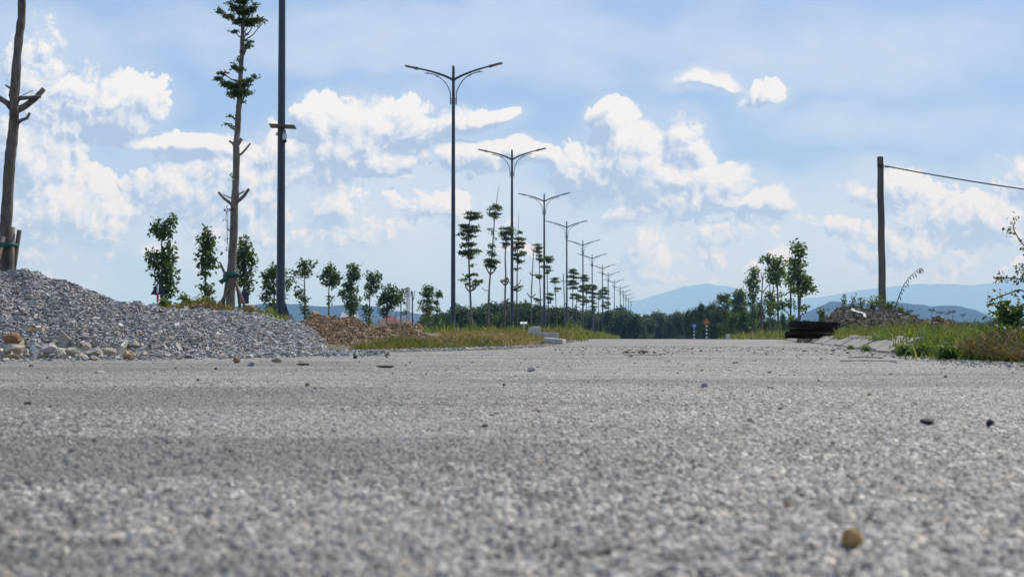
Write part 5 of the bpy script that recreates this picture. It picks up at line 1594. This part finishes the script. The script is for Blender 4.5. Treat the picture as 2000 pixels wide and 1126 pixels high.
lamp = make_lamp()
LAMPS = [(548, 621, 30.25, None, 'nearest street lamp, a dark pole carrying the camera, its top out of view'),
         (885, 645, 55.25, 128, 'nearest street lamp seen whole, rising above all the others'),
         (1000, 650, 80.2, 292, 'second whole street lamp, behind the round headed tiered tree'),
         (1063, 652, 105.1, 378, 'third whole street lamp, standing clear above the mushroom topped tree'),
         (1107, 654, 130.6, 432, 'fourth whole street lamp in the row'), (1138.6, 656, 156.5, 469, 'fifth whole street lamp in the row'), (1156.6, 657, 183, 496, 'sixth whole street lamp in the row'),
         (1176.7, 658, 211, 516.6, 'seventh whole street lamp in the row'), (1188, 658, 235, 531, 'eighth whole street lamp in the row'), (1199.8, 659, 265, 545.5, 'ninth whole street lamp, right of the eighth'),
         (1211.6, 659, 300, 558, 'tenth whole street lamp, at the left of the last close cluster'), (1217.8, 659, 327, 566, 'fourth from last street lamp in the far cluster'), (1222.4, 659, 355, 573, 'third from last street lamp in the far cluster'),
         (1227.5, 659, 388, 580, 'second from last street lamp in the far cluster'), (1232.4, 659, 422, 586, 'last and smallest street lamp in the row'),
         (1195, 640, 560, 592, 'distant street lamp left of the row, half lost behind the belt'), (562, 620, 640, 610, 'tiny distant street lamp behind the brown earth lump'), (660, 620, 640, 610, 'tiny distant street lamp before the left hills'),
         (774, 620, 640, 610, 'tiny distant street lamp near the red roof')]
for i, (px, pyb, Y, ptop, lab) in enumerate(LAMPS):
    if i < 15:
        zb = P(px, pyb, Y).z if i < 3 else zl(px, Y)
    else:
        zb = float(road_z(Y))
    hgt = 10.2 if ptop is None else P(px, ptop, Y).z - zb
    o = lamp if i == 0 else copy_tree(lamp, (0, 0, 0))
    o.location = (GX(px, Y), Y, zb)
    o.scale = (1, 1, hgt / 10.07) if i < 15 else (1.0,) * 3
    if i == 0:
        o.scale = (1.0, 1.0, 1.03)
    o.rotation_euler = (0, 0, -LAMP_DIR - .06)
    o['label'] = lab
bpy.context.view_layer.update()

# the solar powered camera strapped to the nearest lamp pole
Yc = 30.25
k = Yc / F / 3.754
pc = P(*C1B(630, 985), Yc)
root = thing('solar_camera', 'security camera under a small solar panel, strapped to the nearest pole', 'security camera', (pc.x, Yc, pc.z))
mat('solar_cells', (.03, .035, .06), (.02, .02, .04), scale=30, rough=.2)
mat('alloy', (.20, .18, .165), (.15, .14, .13), scale=10, rough=.4, metal=.4)
mat('white_plastic', (.62, .62, .61), (.55, .55, .55), scale=5, rough=.4)
mat('black_plastic', (.012, .012, .014), (.02, .02, .02), scale=5, rough=.25)
R = Matrix.Rotation(math.radians(-9), 3, 'X') @ Matrix.Rotation(math.radians(3), 3, 'Y')
zc = pc.z + 50 * k
MB().box((pc.x + 25 * k, Yc - .16, zc), (190 * k, .26, .014), R, .003).build('panel_frame', MATS['alloy'], root, origin=tuple(root.location))
MB().box(Vector((pc.x + 25 * k, Yc - .16, zc)) + R @ Vector((0, 0, .0095)), (182 * k, .25, .005), R).build('solar_panel', MATS['solar_cells'], root, origin=tuple(root.location))
b = MB()
for dz in (-4, 9):
    b.torus((pc.x, Yc, pc.z + dz * k), .094, .008, (0, 0, 1), 18)
b.build('clamp_band', MATS['alloy'], root, origin=tuple(root.location))
b = MB().tube([(pc.x + 20 * k, Yc - .12, pc.z + 5 * k), (pc.x + 35 * k, Yc - .2, pc.z + 12 * k), (pc.x + 40 * k, Yc - .2, pc.z + 46 * k)], .012, 7)
b.tube([(pc.x + 35 * k, Yc - .2, pc.z + 12 * k), (pc.x + 48 * k, Yc - .2, pc.z + 16 * k), (pc.x + 46 * k, Yc - .2, pc.z - 8 * k)], .012, 7)
b.build('bracket', MATS['alloy'], root, origin=tuple(root.location))
b = MB().tube([(pc.x + 42 * k, Yc - .2, pc.z - 5 * k), (pc.x + 42 * k, Yc - .2, pc.z - 12 * k), (pc.x + 42 * k, Yc - .2, pc.z - 45 * k), (pc.x + 42 * k, Yc - .2, pc.z - 52 * k)], [.03, .042, .044, .036], 14)
b.build('camera_body', MATS['white_plastic'], root, origin=tuple(root.location), smooth=True)
V, Fc = ICO2
link_mesh('camera_dome', V * .042 + np.array([pc.x + 42 * k, Yc - .2, pc.z - 58 * k]), Fc, MATS['black_plastic'], root, origin=tuple(root.location), smooth=True)

# ---------------------------------------------------------------- wooden pole and its cable
Yp = 31.6
mat('pole_wood', (.16, .125, .105), (.085, .07, .062), scale=7, rough=.9, bump=.7, bscale=20, stretch=(1, 1, .12))
mat('cable_black', (.02, .02, .022), (.03, .03, .03), scale=5, rough=.6)
pb = P(1724, 612, Yp); pt = P(1719, 306, Yp)
root = thing('utility_pole', 'leaning square wooden utility pole standing on the rubble heap', 'utility pole', (pb.x, Yp, .35))
d = (pt - pb)
rot = Matrix.Rotation(math.atan2(d.x, d.z), 3, 'Y') @ Matrix.Rotation(.5, 3, 'Z')
pm = MB()
N = 14
vs = []
for i in range(N):
    f = i / (N - 1)
    c = Vector((pb.x, Yp, .3)).lerp(pt, f)
    h = (.058 - .012 * f)
    wv = .006 * math.sin(i * 1.7)
    for a, b_ in ((-1, -1), (1, -1), (1, 1), (-1, 1)):
        vs.append(c + Matrix.Rotation(.35, 3, 'Z') @ Vector((a * h + wv, b_ * h, 0)))
fs = [(4 * i + j, 4 * i + (j + 1) % 4, 4 * i + 4 + (j + 1) % 4, 4 * i + 4 + j) for i in range(N - 1) for j in range(4)] + [(3, 2, 1, 0), tuple(range(4 * N - 4, 4 * N))]
pm.add(vs, fs).build('post', MATS['pole_wood'], root, origin=tuple(root.location))
q = P(1720, 327, Yp)
b = MB()
for dz in (0, .03, .055):
    b.torus(q + Vector((0, 0, dz)), .068, .007, (.1, 0, 1), 14)
b.tube([q + Vector((.07, -.04, .02)), q + Vector((.16, -.06, .01))], .02, 7)
b.build('wire_clamp', MATS['cable_black'], root, origin=tuple(root.location))
q0 = q + Vector((.16, -.06, .01)); q1 = P(2180, 392, 31.0)
cp = []
for i in range(40):
    f = i / 39
    p = q0.lerp(q1, f)
    p.z -= .05 * 4 * f * (1 - f)
    cp.append(p)
tag(MB().tube(cp, .014, 6).build('cable', MATS['cable_black'], origin=tuple(q0)), 'black overhead cable running right from the wooden pole', 'cable')

# ---------------------------------------------------------------- signs
mat('sign_back', (.022, .03, .06), (.03, .038, .07), scale=4, rough=.55)
mat('sign_red', (.42, .03, .03), (.34, .03, .03), scale=5, rough=.5)
mat('sign_white', (.70, .70, .69), (.60, .60, .59), scale=5, rough=.5)
mat('sign_blue', (.02, .12, .48), (.02, .10, .42), scale=5, rough=.45)
mat('sign_orange', (.72, .20, .04), (.62, .17, .04), scale=5, rough=.45)
mat('sign_black', (.015, .015, .015), (.02, .02, .02), scale=5, rough=.5)


def banded_post(root, x, y, z0, z1, r, n, cols):
    h = (z1 - z0) / n
    for i in range(n):
        MB().tube([(x, y, z0 + i * h), (x, y, z0 + (i + 1) * h)], r, 10).build('post_band', MATS[cols[i % 2]], root, origin=tuple(root.location))


def tri(c, r, y):
    return [Vector((c[0] + r * math.sin(a), y, c[1] + r * math.cos(a))) for a in (0, 2.0944, 4.18879)]


# triangular sign seen from behind
Y = 38.0
p = P(308, 612, Y); c = P(*C2(228, 612), Y)
root = thing('triangle_sign', 'dark back of a triangular road sign on a red and white post', 'road sign', (c.x - .02, Y, .35))
rr = 46 / 3.311 / F * Y * 1.25
MB().plate(tri((c.x, c.z - .02), rr, Y), .012, (0, -1, 0)).build('plate', MATS['sign_back'], root, origin=tuple(root.location))
banded_post(root, c.x, Y - .04, .33, c.z + rr * .55, .027, 5, ('sign_white', 'sign_red'))
# rectangular sign seen from behind
Y = 40.0
c = P(*C2(785, 665), Y)
root = thing('rectangular_sign', 'dark back of a rectangular road sign behind the propped tree', 'road sign', (c.x, Y, .3))
MB().box((c.x + .0, Y, c.z), (60 / 3.311 / F * Y, .012, 78 / 3.311 / F * Y), bev=.004).build('plate', MATS['sign_back'], root, origin=tuple(root.location))
banded_post(root, c.x - .1, Y - .05, .3, c.z + .2, .03, 5, ('sign_white', 'sign_red'))

# blue round turn-back sign
Y = 118.0
c = P(*C5(1367, 762), Y)
z0 = float(road_z(Y))
root = thing('round_sign', 'round blue U-turn sign on a black and white banded post', 'road sign', (c.x, Y, z0))
r = 20 / 4.33 / F * Y
ring = [Vector((c.x + r * math.cos(a), Y, c.z + r * math.sin(a))) for a in np.linspace(0, 2 * math.pi, 28, endpoint=False)]
MB().plate(ring, -.02, (0, -1, 0)).build('plate', MATS['sign_blue'], root, origin=tuple(root.location))
b = MB()
arc = [(-.42, -.45), (-.42, .1), (-.34, .34), (-.1, .48), (.14, .44), (.34, .28), (.38, .0), (.38, -.12)]
b.tube([Vector((c.x + x * r, Y - .012, c.z + z * r)) for x, z in arc], .10 * r * 1.3, 6)
b.plate([Vector((c.x + x * r, Y - .03, c.z + z * r)) for x, z in ((.08, -.1), (.68, -.1), (.38, -.5))], -.02, (0, -1, 0))
b.build('turn_arrow', MATS['sign_white'], root, origin=tuple(root.location))
banded_post(root, c.x, Y + .05, z0, c.z, .045, 9, ('sign_black', 'sign_white'))
# orange triangular warning sign
Y = 100.0
c = P(*C5(1473, 726), Y)
z0 = float(road_z(Y))
root = thing('triangle_sign', 'orange triangular warning sign with a black arrow on a banded post', 'road sign', (c.x, Y, z0))
r = 32 / 4.33 / F * Y
MB().plate(tri((c.x, c.z), r, Y), -.02, (0, -1, 0)).build('plate', MATS['sign_orange'], root, origin=tuple(root.location))
b = MB().box((c.x, Y - .006, c.z - .06 * r), (.16 * r, .012, .55 * r))
b.plate([Vector((c.x + x * r, Y - .014, c.z + z * r)) for x, z in ((-.24, .02), (.24, .02), (0, .42))], -.012, (0, -1, 0))
b.plate([Vector((c.x + x * r, Y - .012, c.z + z * r)) for x, z in ((.06, -.28), (.3, -.06), (.3, -.2), (.12, -.36))], -.012, (0, -1, 0))
b.build('symbol', MATS['sign_black'], root, origin=tuple(root.location))
MB().tube([a_ for t_ in [tri((c.x, c.z), r * .93, Y - .012)] for a_ in t_ + t_[:1]], .035 * r * 1.5, 5).build('rim', MATS['sign_red'], root, origin=tuple(root.location))
banded_post(root, c.x, Y + .05, z0, c.z - .4 * r, .05, 9, ('sign_black', 'sign_white'))

# ---------------------------------------------------------------- kerb slabs, blocks and timbers
mat('kerb_concrete', (.37, .35, .305), (.22, .205, .175), scale=5, rough=.9, bump=.4, bscale=30, detail=9)
mat('old_concrete', (.54, .52, .475), (.36, .34, .30), scale=4, rough=.9, bump=.5, bscale=22, detail=9)
mat('dark_timber', (.045, .032, .026), (.014, .010, .009), scale=6, rough=.95, spec=.08, bump=.8, bscale=18, stretch=(.25, 1, 1))
path = [Vector((GX(px, y), y, 0)) for px, y in [(1737, 10.2), (1700, 12.0), (1650, 16.0), (1600, 22.8), (1560, 32), (1535, 42)]]
seg = []
L = 1.15
acc = [path[0]]
cum = [0]
for a, b_ in zip(path, path[1:]):
    cum.append(cum[-1] + (b_ - a).length)
tot = cum[-1]


def on_path(s):
    for i in range(len(path) - 1):
        if s <= cum[i + 1] or i == len(path) - 2:
            f = (s - cum[i]) / (cum[i + 1] - cum[i])
            return path[i].lerp(path[i + 1], f)


proto = None
krng = random.Random(5)
k = 0
s = 0.0
while s + L < tot:
    a, b_ = on_path(s), on_path(s + L)
    ang = math.atan2((b_ - a).y, (b_ - a).x)
    if proto is None:
        prof = [(0, -.06), (0, .014), (-.20, .112), (-.25, .116), (-.25, -.06)]
        l = L - .025
        vs = [(0, y, z) for y, z in prof] + [(l, y, z) for y, z in prof]
        fs = [(0, 1, 2, 3, 4), (9, 8, 7, 6, 5)] + [(i, i + 5, (i + 1) % 5 + 5, (i + 1) % 5) for i in range(5)]
        proto = MB().add([(x, y, z) for x, y, z in vs], fs).build('kerb_slab', MATS['kerb_concrete'])
        tag(proto, 'pale sloping concrete kerb slab in the row along the right side of the road', 'kerb', 'concrete kerb slabs on the right')
        o = proto
    else:
        o = proto.copy(); COL.objects.link(o)
    zz = float(road_h((a.x + b_.x) / 2, (a.y + b_.y) / 2))
    o.location = (a.x, a.y, zz + krng.uniform(-.006, .006))
    o.rotation_euler = (krng.uniform(-.03, .03), krng.uniform(-.008, .008), ang + krng.uniform(-.012, .012))
    s += L
    k += 1

# broken concrete blocks at the end of the left grass
Yb = 21.0
c = P(1044, 650, Yb)
R = Matrix.Rotation(.45, 3, 'Z') @ Matrix.Rotation(.28, 3, 'Y') @ Matrix.Rotation(-.12, 3, 'X')
b = MB()
vs = [R @ Vector(q) + c for q in [(-.07, -.06, -.12), (.08, -.06, -.12), (.08, .07, -.12), (-.07, .07, -.12), (-.085, -.05, .06), (.045, -.065, .10), (.05, .05, .12), (-.07, .06, .07)]]
b.add(vs, [(3, 2, 1, 0), (4, 5, 6, 7), (0, 1, 5, 4), (1, 2, 6, 5), (2, 3, 7, 6), (3, 0, 4, 7)])
tag(b.build('concrete_chunk', MATS['old_concrete'], origin=tuple(c)), 'upright broken concrete chunk at the end of the left grass', 'concrete chunk', 'broken concrete blocks')
c = P(1072, 656, Yb + .3)
b = MB().box(c, (.24, .22, .10), Matrix.Rotation(.25, 3, 'Z') @ Matrix.Rotation(.05, 3, 'Y'), .006)
tag(b.build('concrete_block', MATS['old_concrete'], origin=tuple(c)), 'squared concrete block right of the upright chunk', 'concrete block', 'broken concrete blocks')
c = P(1083, 665, Yb - 1.5)
b = MB().box(c, (.26, .3, .06), Matrix.Rotation(-.2, 3, 'Z') @ Matrix.Rotation(.1, 3, 'Y'), .006)
tag(b.build('concrete_slab', MATS['old_concrete'], origin=tuple(c)), 'flat pale concrete slab lying in front of the squared block', 'concrete slab', 'broken concrete blocks')
# slab half buried in the right grass
c = P(1905, 664, 14)
b = MB().box(c, (.5, .3, .06), Matrix.Rotation(.2, 3, 'Z') @ Matrix.Rotation(-.10, 3, 'Y'), .02)
tag(b.build('concrete_slab', MATS['kerb_concrete'], origin=tuple(c)), 'long grey concrete slab half sunk in the right grass', 'concrete slab')
for (px, py, w, h, lab) in [(892, 645, 14, 9, 'pale stone at the foot of the nearest whole street lamp')]:
    pz = P(px, py, 45)
    road_stone(px, py, w, h, 'stone_pale', lab, .7, z=pz.z - .05, Y=45, group='stones on the verge')

# dark timber stack
Yw = 25.5
for i, (x0, x1, y0, y1, dy, lab) in enumerate([
        (1541, 1640, 630, 640, 0, 'top dark timber beam of the stack on the right verge'), (1543, 1634, 640, 650, .03, 'middle dark timber beam of the stack'), (1534, 1632, 650, 661, -.04, 'bottom dark timber beam of the stack'),
        (1545, 1636, 627.5, 633, .28, 'dark timber beam lying at the back of the stack'), (1536, 1575, 648, 655, -.2, 'short dark beam end sticking out at the left of the stack')]):
    a, b_ = P(x0, y1, Yw + dy), P(x1, y0, Yw + dy)
    c = (a + b_) / 2
    R = Matrix.Rotation((.05, -.06, .04, .09, .3)[i], 3, 'Z') @ Matrix.Rotation((.022, -.012, .02, .03, .05)[i], 3, 'Y')
    o = MB().box(c, (b_.x - a.x, .17, (b_.z - a.z) * 1.0), R, .003).build('timber_beam', MATS['dark_timber'], origin=tuple(c))
    tag(o, lab, 'timber beam', 'dark timber beams stacked on the verge')

# white cloth on the rubble
mat('white_cloth', (.55, .54, .51), (.42, .41, .38), scale=9, rough=.85)
rng = np.random.default_rng(4)
u, v = np.meshgrid(np.linspace(0, 1, 26), np.linspace(0, 1, 14))
pth = [(1664, 606), (1672, 611), (1680, 613), (1688, 615), (1690, 622)]
cx = np.interp(u, np.linspace(0, 1, 5), [q[0] for q in pth]); cy = np.interp(u, np.linspace(0, 1, 5), [q[1] for q in pth])
Yq = 29.0 + (v - .5) * .35 - .8 * u
W = (v - .5) * 8
X = GX(cx + W * .6, Yq); Z = CAM_Z + (HZ - (cy - 2 + np.abs(W) * .35)) / F * Yq + .05 * (fbm(u * 7, v * 5, 0, 3) - .5) + .02
c0 = (float(X.mean()), float(Yq.mean()), float(Z.mean()))
o = link_mesh('cloth', np.stack([X, Yq, Z], -1).reshape(-1, 3), grid_faces(14, 26), MATS['white_cloth'], origin=c0, smooth=True)
o.modifiers.new('thickness', 'SOLIDIFY').thickness = .006
tag(o, 'crumpled white cloth lying on top of the rubble heap', 'cloth')

# dry leaves and a stick on the road
b = MB()
rng = np.random.default_rng(14)
Yl = 9.9
for i in range(46):
    px = rng.uniform(1216, 1266) if i < 30 else rng.normal(1255, 6)
    y = Yl + rng.uniform(-.25, .3)
    c = Vector((GX(px, y), y, rng.uniform(.004, .022 if px > 1240 else .012)))
    a = rng.uniform(0, 6.28); L_ = rng.uniform(.012, .026)
    d1 = Vector((math.cos(a), math.sin(a), rng.uniform(-.2, .5))) * L_; d2 = Vector((-math.sin(a), math.cos(a), rng.uniform(-.3, .5))) * L_ * .45
    b.add([c - d1, c - d2 * 1 + Vector((0, 0, .004)), c + d1, c + d2 + Vector((0, 0, .004))], [(0, 1, 2, 3)])
mat('dead_leaf', (.11, .06, .04), (.20, .12, .07), scale=30, rough=.8)
tag(b.build('leaf_litter', MATS['dead_leaf'], origin=(GX(1240, Yl), Yl, 0)), 'small pile of dead brown leaves on the asphalt in mid road', 'leaf litter')
for (xa, xb, py, r, lab) in [(1218, 1292, 695, .003, 'thin pale stick lying across the road by the dead leaves'), (1640, 1745, 707, .003, 'long thin pale stick lying in front of the kerb end'), (1655, 1720, 700, .003, 'short dark stick beyond the long pale one')]:
    Yy = CAM_Z * F / (py - HZ)
    pa, pb_ = Vector((GX(xa, Yy), Yy, .006)), Vector((GX(xb, Yy), Yy - .05, .006))
    tag(MB().tube([pa, pa.lerp(pb_, .5) + Vector((0, .01, .003)), pb_], r, 5).build('stick', MATS['stone_pale' if 'pale' in lab.split()[1:4] else 'stake_wood'], origin=tuple(pa)), lab, 'stick', 'sticks on the road')
for (px, py, w, lab) in [(592, 714, 26, 'dark flat bark scrap in front of the low gravel heap'), (752, 718, 36, 'long dark bark scrap in front of the left grass')]:
    Yy = CAM_Z * F / (py - HZ)
    kk = Yy / F
    V, Fc = rock_mesh((w * kk, .05, .012), px, .6)
    V[:, 2] += .006
    c = (GX(px, Yy), Yy, 0.0)
    tag(link_mesh('bark_scrap', V + np.array(c), Fc, MATS['bark_dark'], origin=c), lab, 'bark scrap', 'bark scraps on the road')

# ---------------------------------------------------------------- small marker post and low rail at the far right of the road
Ym = 62.0
z0 = float(road_z(Ym))
c = P(*C6(330, 888), Ym)
tag(MB().box((c.x, Ym, z0 + .1), (.16, .12, .24), None, .015).build('kerb_post', MATS['old_concrete'], origin=(c.x, Ym, z0)), 'short pale concrete post at the far right road edge', 'post')

# ---------------------------------------------------------------- buildings far off
mat('wall_white', (.60, .60, .58), (.50, .50, .48), scale=1.5, rough=.85)
mat('wall_grey', (.34, .35, .36), (.28, .29, .30), scale=1.5, rough=.85)
mat('roof_red', (.21, .075, .055), (.15, .055, .045), scale=3, rough=.8)
mat('roof_brown', (.13, .085, .065), (.10, .07, .055), scale=3, rough=.8)
mat('roof_tin', (.72, .72, .71), (.58, .58, .58), scale=2, rough=.5)
mat('dark_glass', (.03, .035, .04), (.02, .025, .03), scale=2, rough=.2)


def house(px0, px1, eave, ridge, Y, wall, roof, label, depth=6, hip=False):
    z0 = float(road_z(Y)) - .1
    x0, x1 = GX(px0, Y), GX(px1, Y)
    ze, zr = P(px0, eave, Y).z, P(px0, ridge, Y).z
    root = thing('house', label, 'house', ((x0 + x1) / 2, Y, z0))
    og = tuple(root.location)
    MB().box(((x0 + x1) / 2, Y + depth / 2, (z0 + ze) / 2), (x1 - x0 - .4, depth - .4, ze - z0)).build('wall', MATS[wall], root, origin=og)
    b = MB()
    i = (x1 - x0) * (.28 if hip else 0)
    ym = Y + depth / 2
    a = [(x0, Y - .3, ze), (x1, Y - .3, ze), (x1, Y + depth + .3, ze), (x0, Y + depth + .3, ze), (x0 + i, ym, zr), (x1 - i, ym, zr)]
    b.add(a, [(0, 1, 5, 4), (2, 3, 4, 5), (1, 2, 5), (3, 0, 4), (3, 2, 1, 0)])
    b.build('roof', MATS[roof], root, origin=og)
    w = x1 - x0
    for f in (.25, .72):
        xc = x0 + w * f
        MB().box((xc, Y + .19, z0 + (ze - z0) * .5), (w * .14, .06, (ze - z0) * .4)).build('window', MATS['dark_glass'], root, origin=og)
    return root


house(664, 694, 622, 608, 330, 'wall_grey', 'wall_grey', 'grey gabled house behind the dense dark sapling', 8)
house(736, 781, 631, 616, 300, 'wall_white', 'roof_red', 'house with a red hipped roof behind the wide spreading sapling', 7, True)
house(772, 804, 632, 621, 290, 'wall_white', 'roof_brown', 'house with a brown roof right of the red roofed house', 7, True)
house(1028, 1062, 624, 615, 300, 'wall_grey', 'roof_brown', 'low house with a brown roof behind the third street lamp', 7, True)
house(1221, 1259, 621, 613, 330, 'wall_grey', 'roof_tin', 'long building with a bright white tin roof above the far belt', 12)
house(1016, 1030, 632, 628, 140, 'wall_white', 'roof_tin', 'tiny white shed among the low trees left of the third street lamp', 3)
Y = 150
a, b_ = P(722, 637, Y), P(754, 631, Y)
root = MB().box(((a.x + b_.x) / 2, Y, (a.z + b_.z) / 2), (b_.x - a.x, .2, b_.z - a.z)).box(((a.x + b_.x) / 2, Y, b_.z + .04), (b_.x - a.x + .1, .3, .08)).box(((a.x + b_.x) / 2, Y, a.z / 2 - .2), (b_.x - a.x - .1, .16, a.z + .3))
tag(root.build('boundary_wall', MATS['wall_white'], origin=((a.x + b_.x) / 2, Y, 0)), 'low white boundary wall behind the reddish soil heap', 'wall')

# lattice mast
Y = 420.0
pxm = 797
z0 = float(road_z(Y)); zt = P(pxm, 560, Y).z
mat('mast_steel', (.22, .21, .22), (.30, .16, .15), scale=.35, rough=.6)
root = thing('lattice_mast', 'thin lattice telecom mast rising behind the small saplings', 'mast', (GX(pxm, Y), Y, z0))
b = MB()
legs = [(.55 * math.cos(a), .55 * math.sin(a)) for a in (.5, 2.6, 4.7)]
for x, y in legs:
    b.tube([(x, y, 0), (x * .7, y * .7, zt - z0)], .10, 5)
n = 18
for i in range(n):
    f0, f1 = i / n, (i + 1) / n
    for j in range(3):
        x, y = legs[j]; x2, y2 = legs[(j + 1) % 3]
        g0, g1 = 1 - .3 * f0, 1 - .3 * f1
        b.tube([(x * g0, y * g0, f0 * (zt - z0)), (x2 * g1, y2 * g1, f1 * (zt - z0))], .05, 4)
b.build('lattice', MATS['mast_steel'], root)
b = MB()
for i in range(5):
    a = i * 1.26
    b.box((.75 * math.cos(a), .75 * math.sin(a), (zt - z0) * (.93 if i % 2 else .86)), (.28, .28, 1.4))
b.build('antennas', MATS['wall_white'], root)
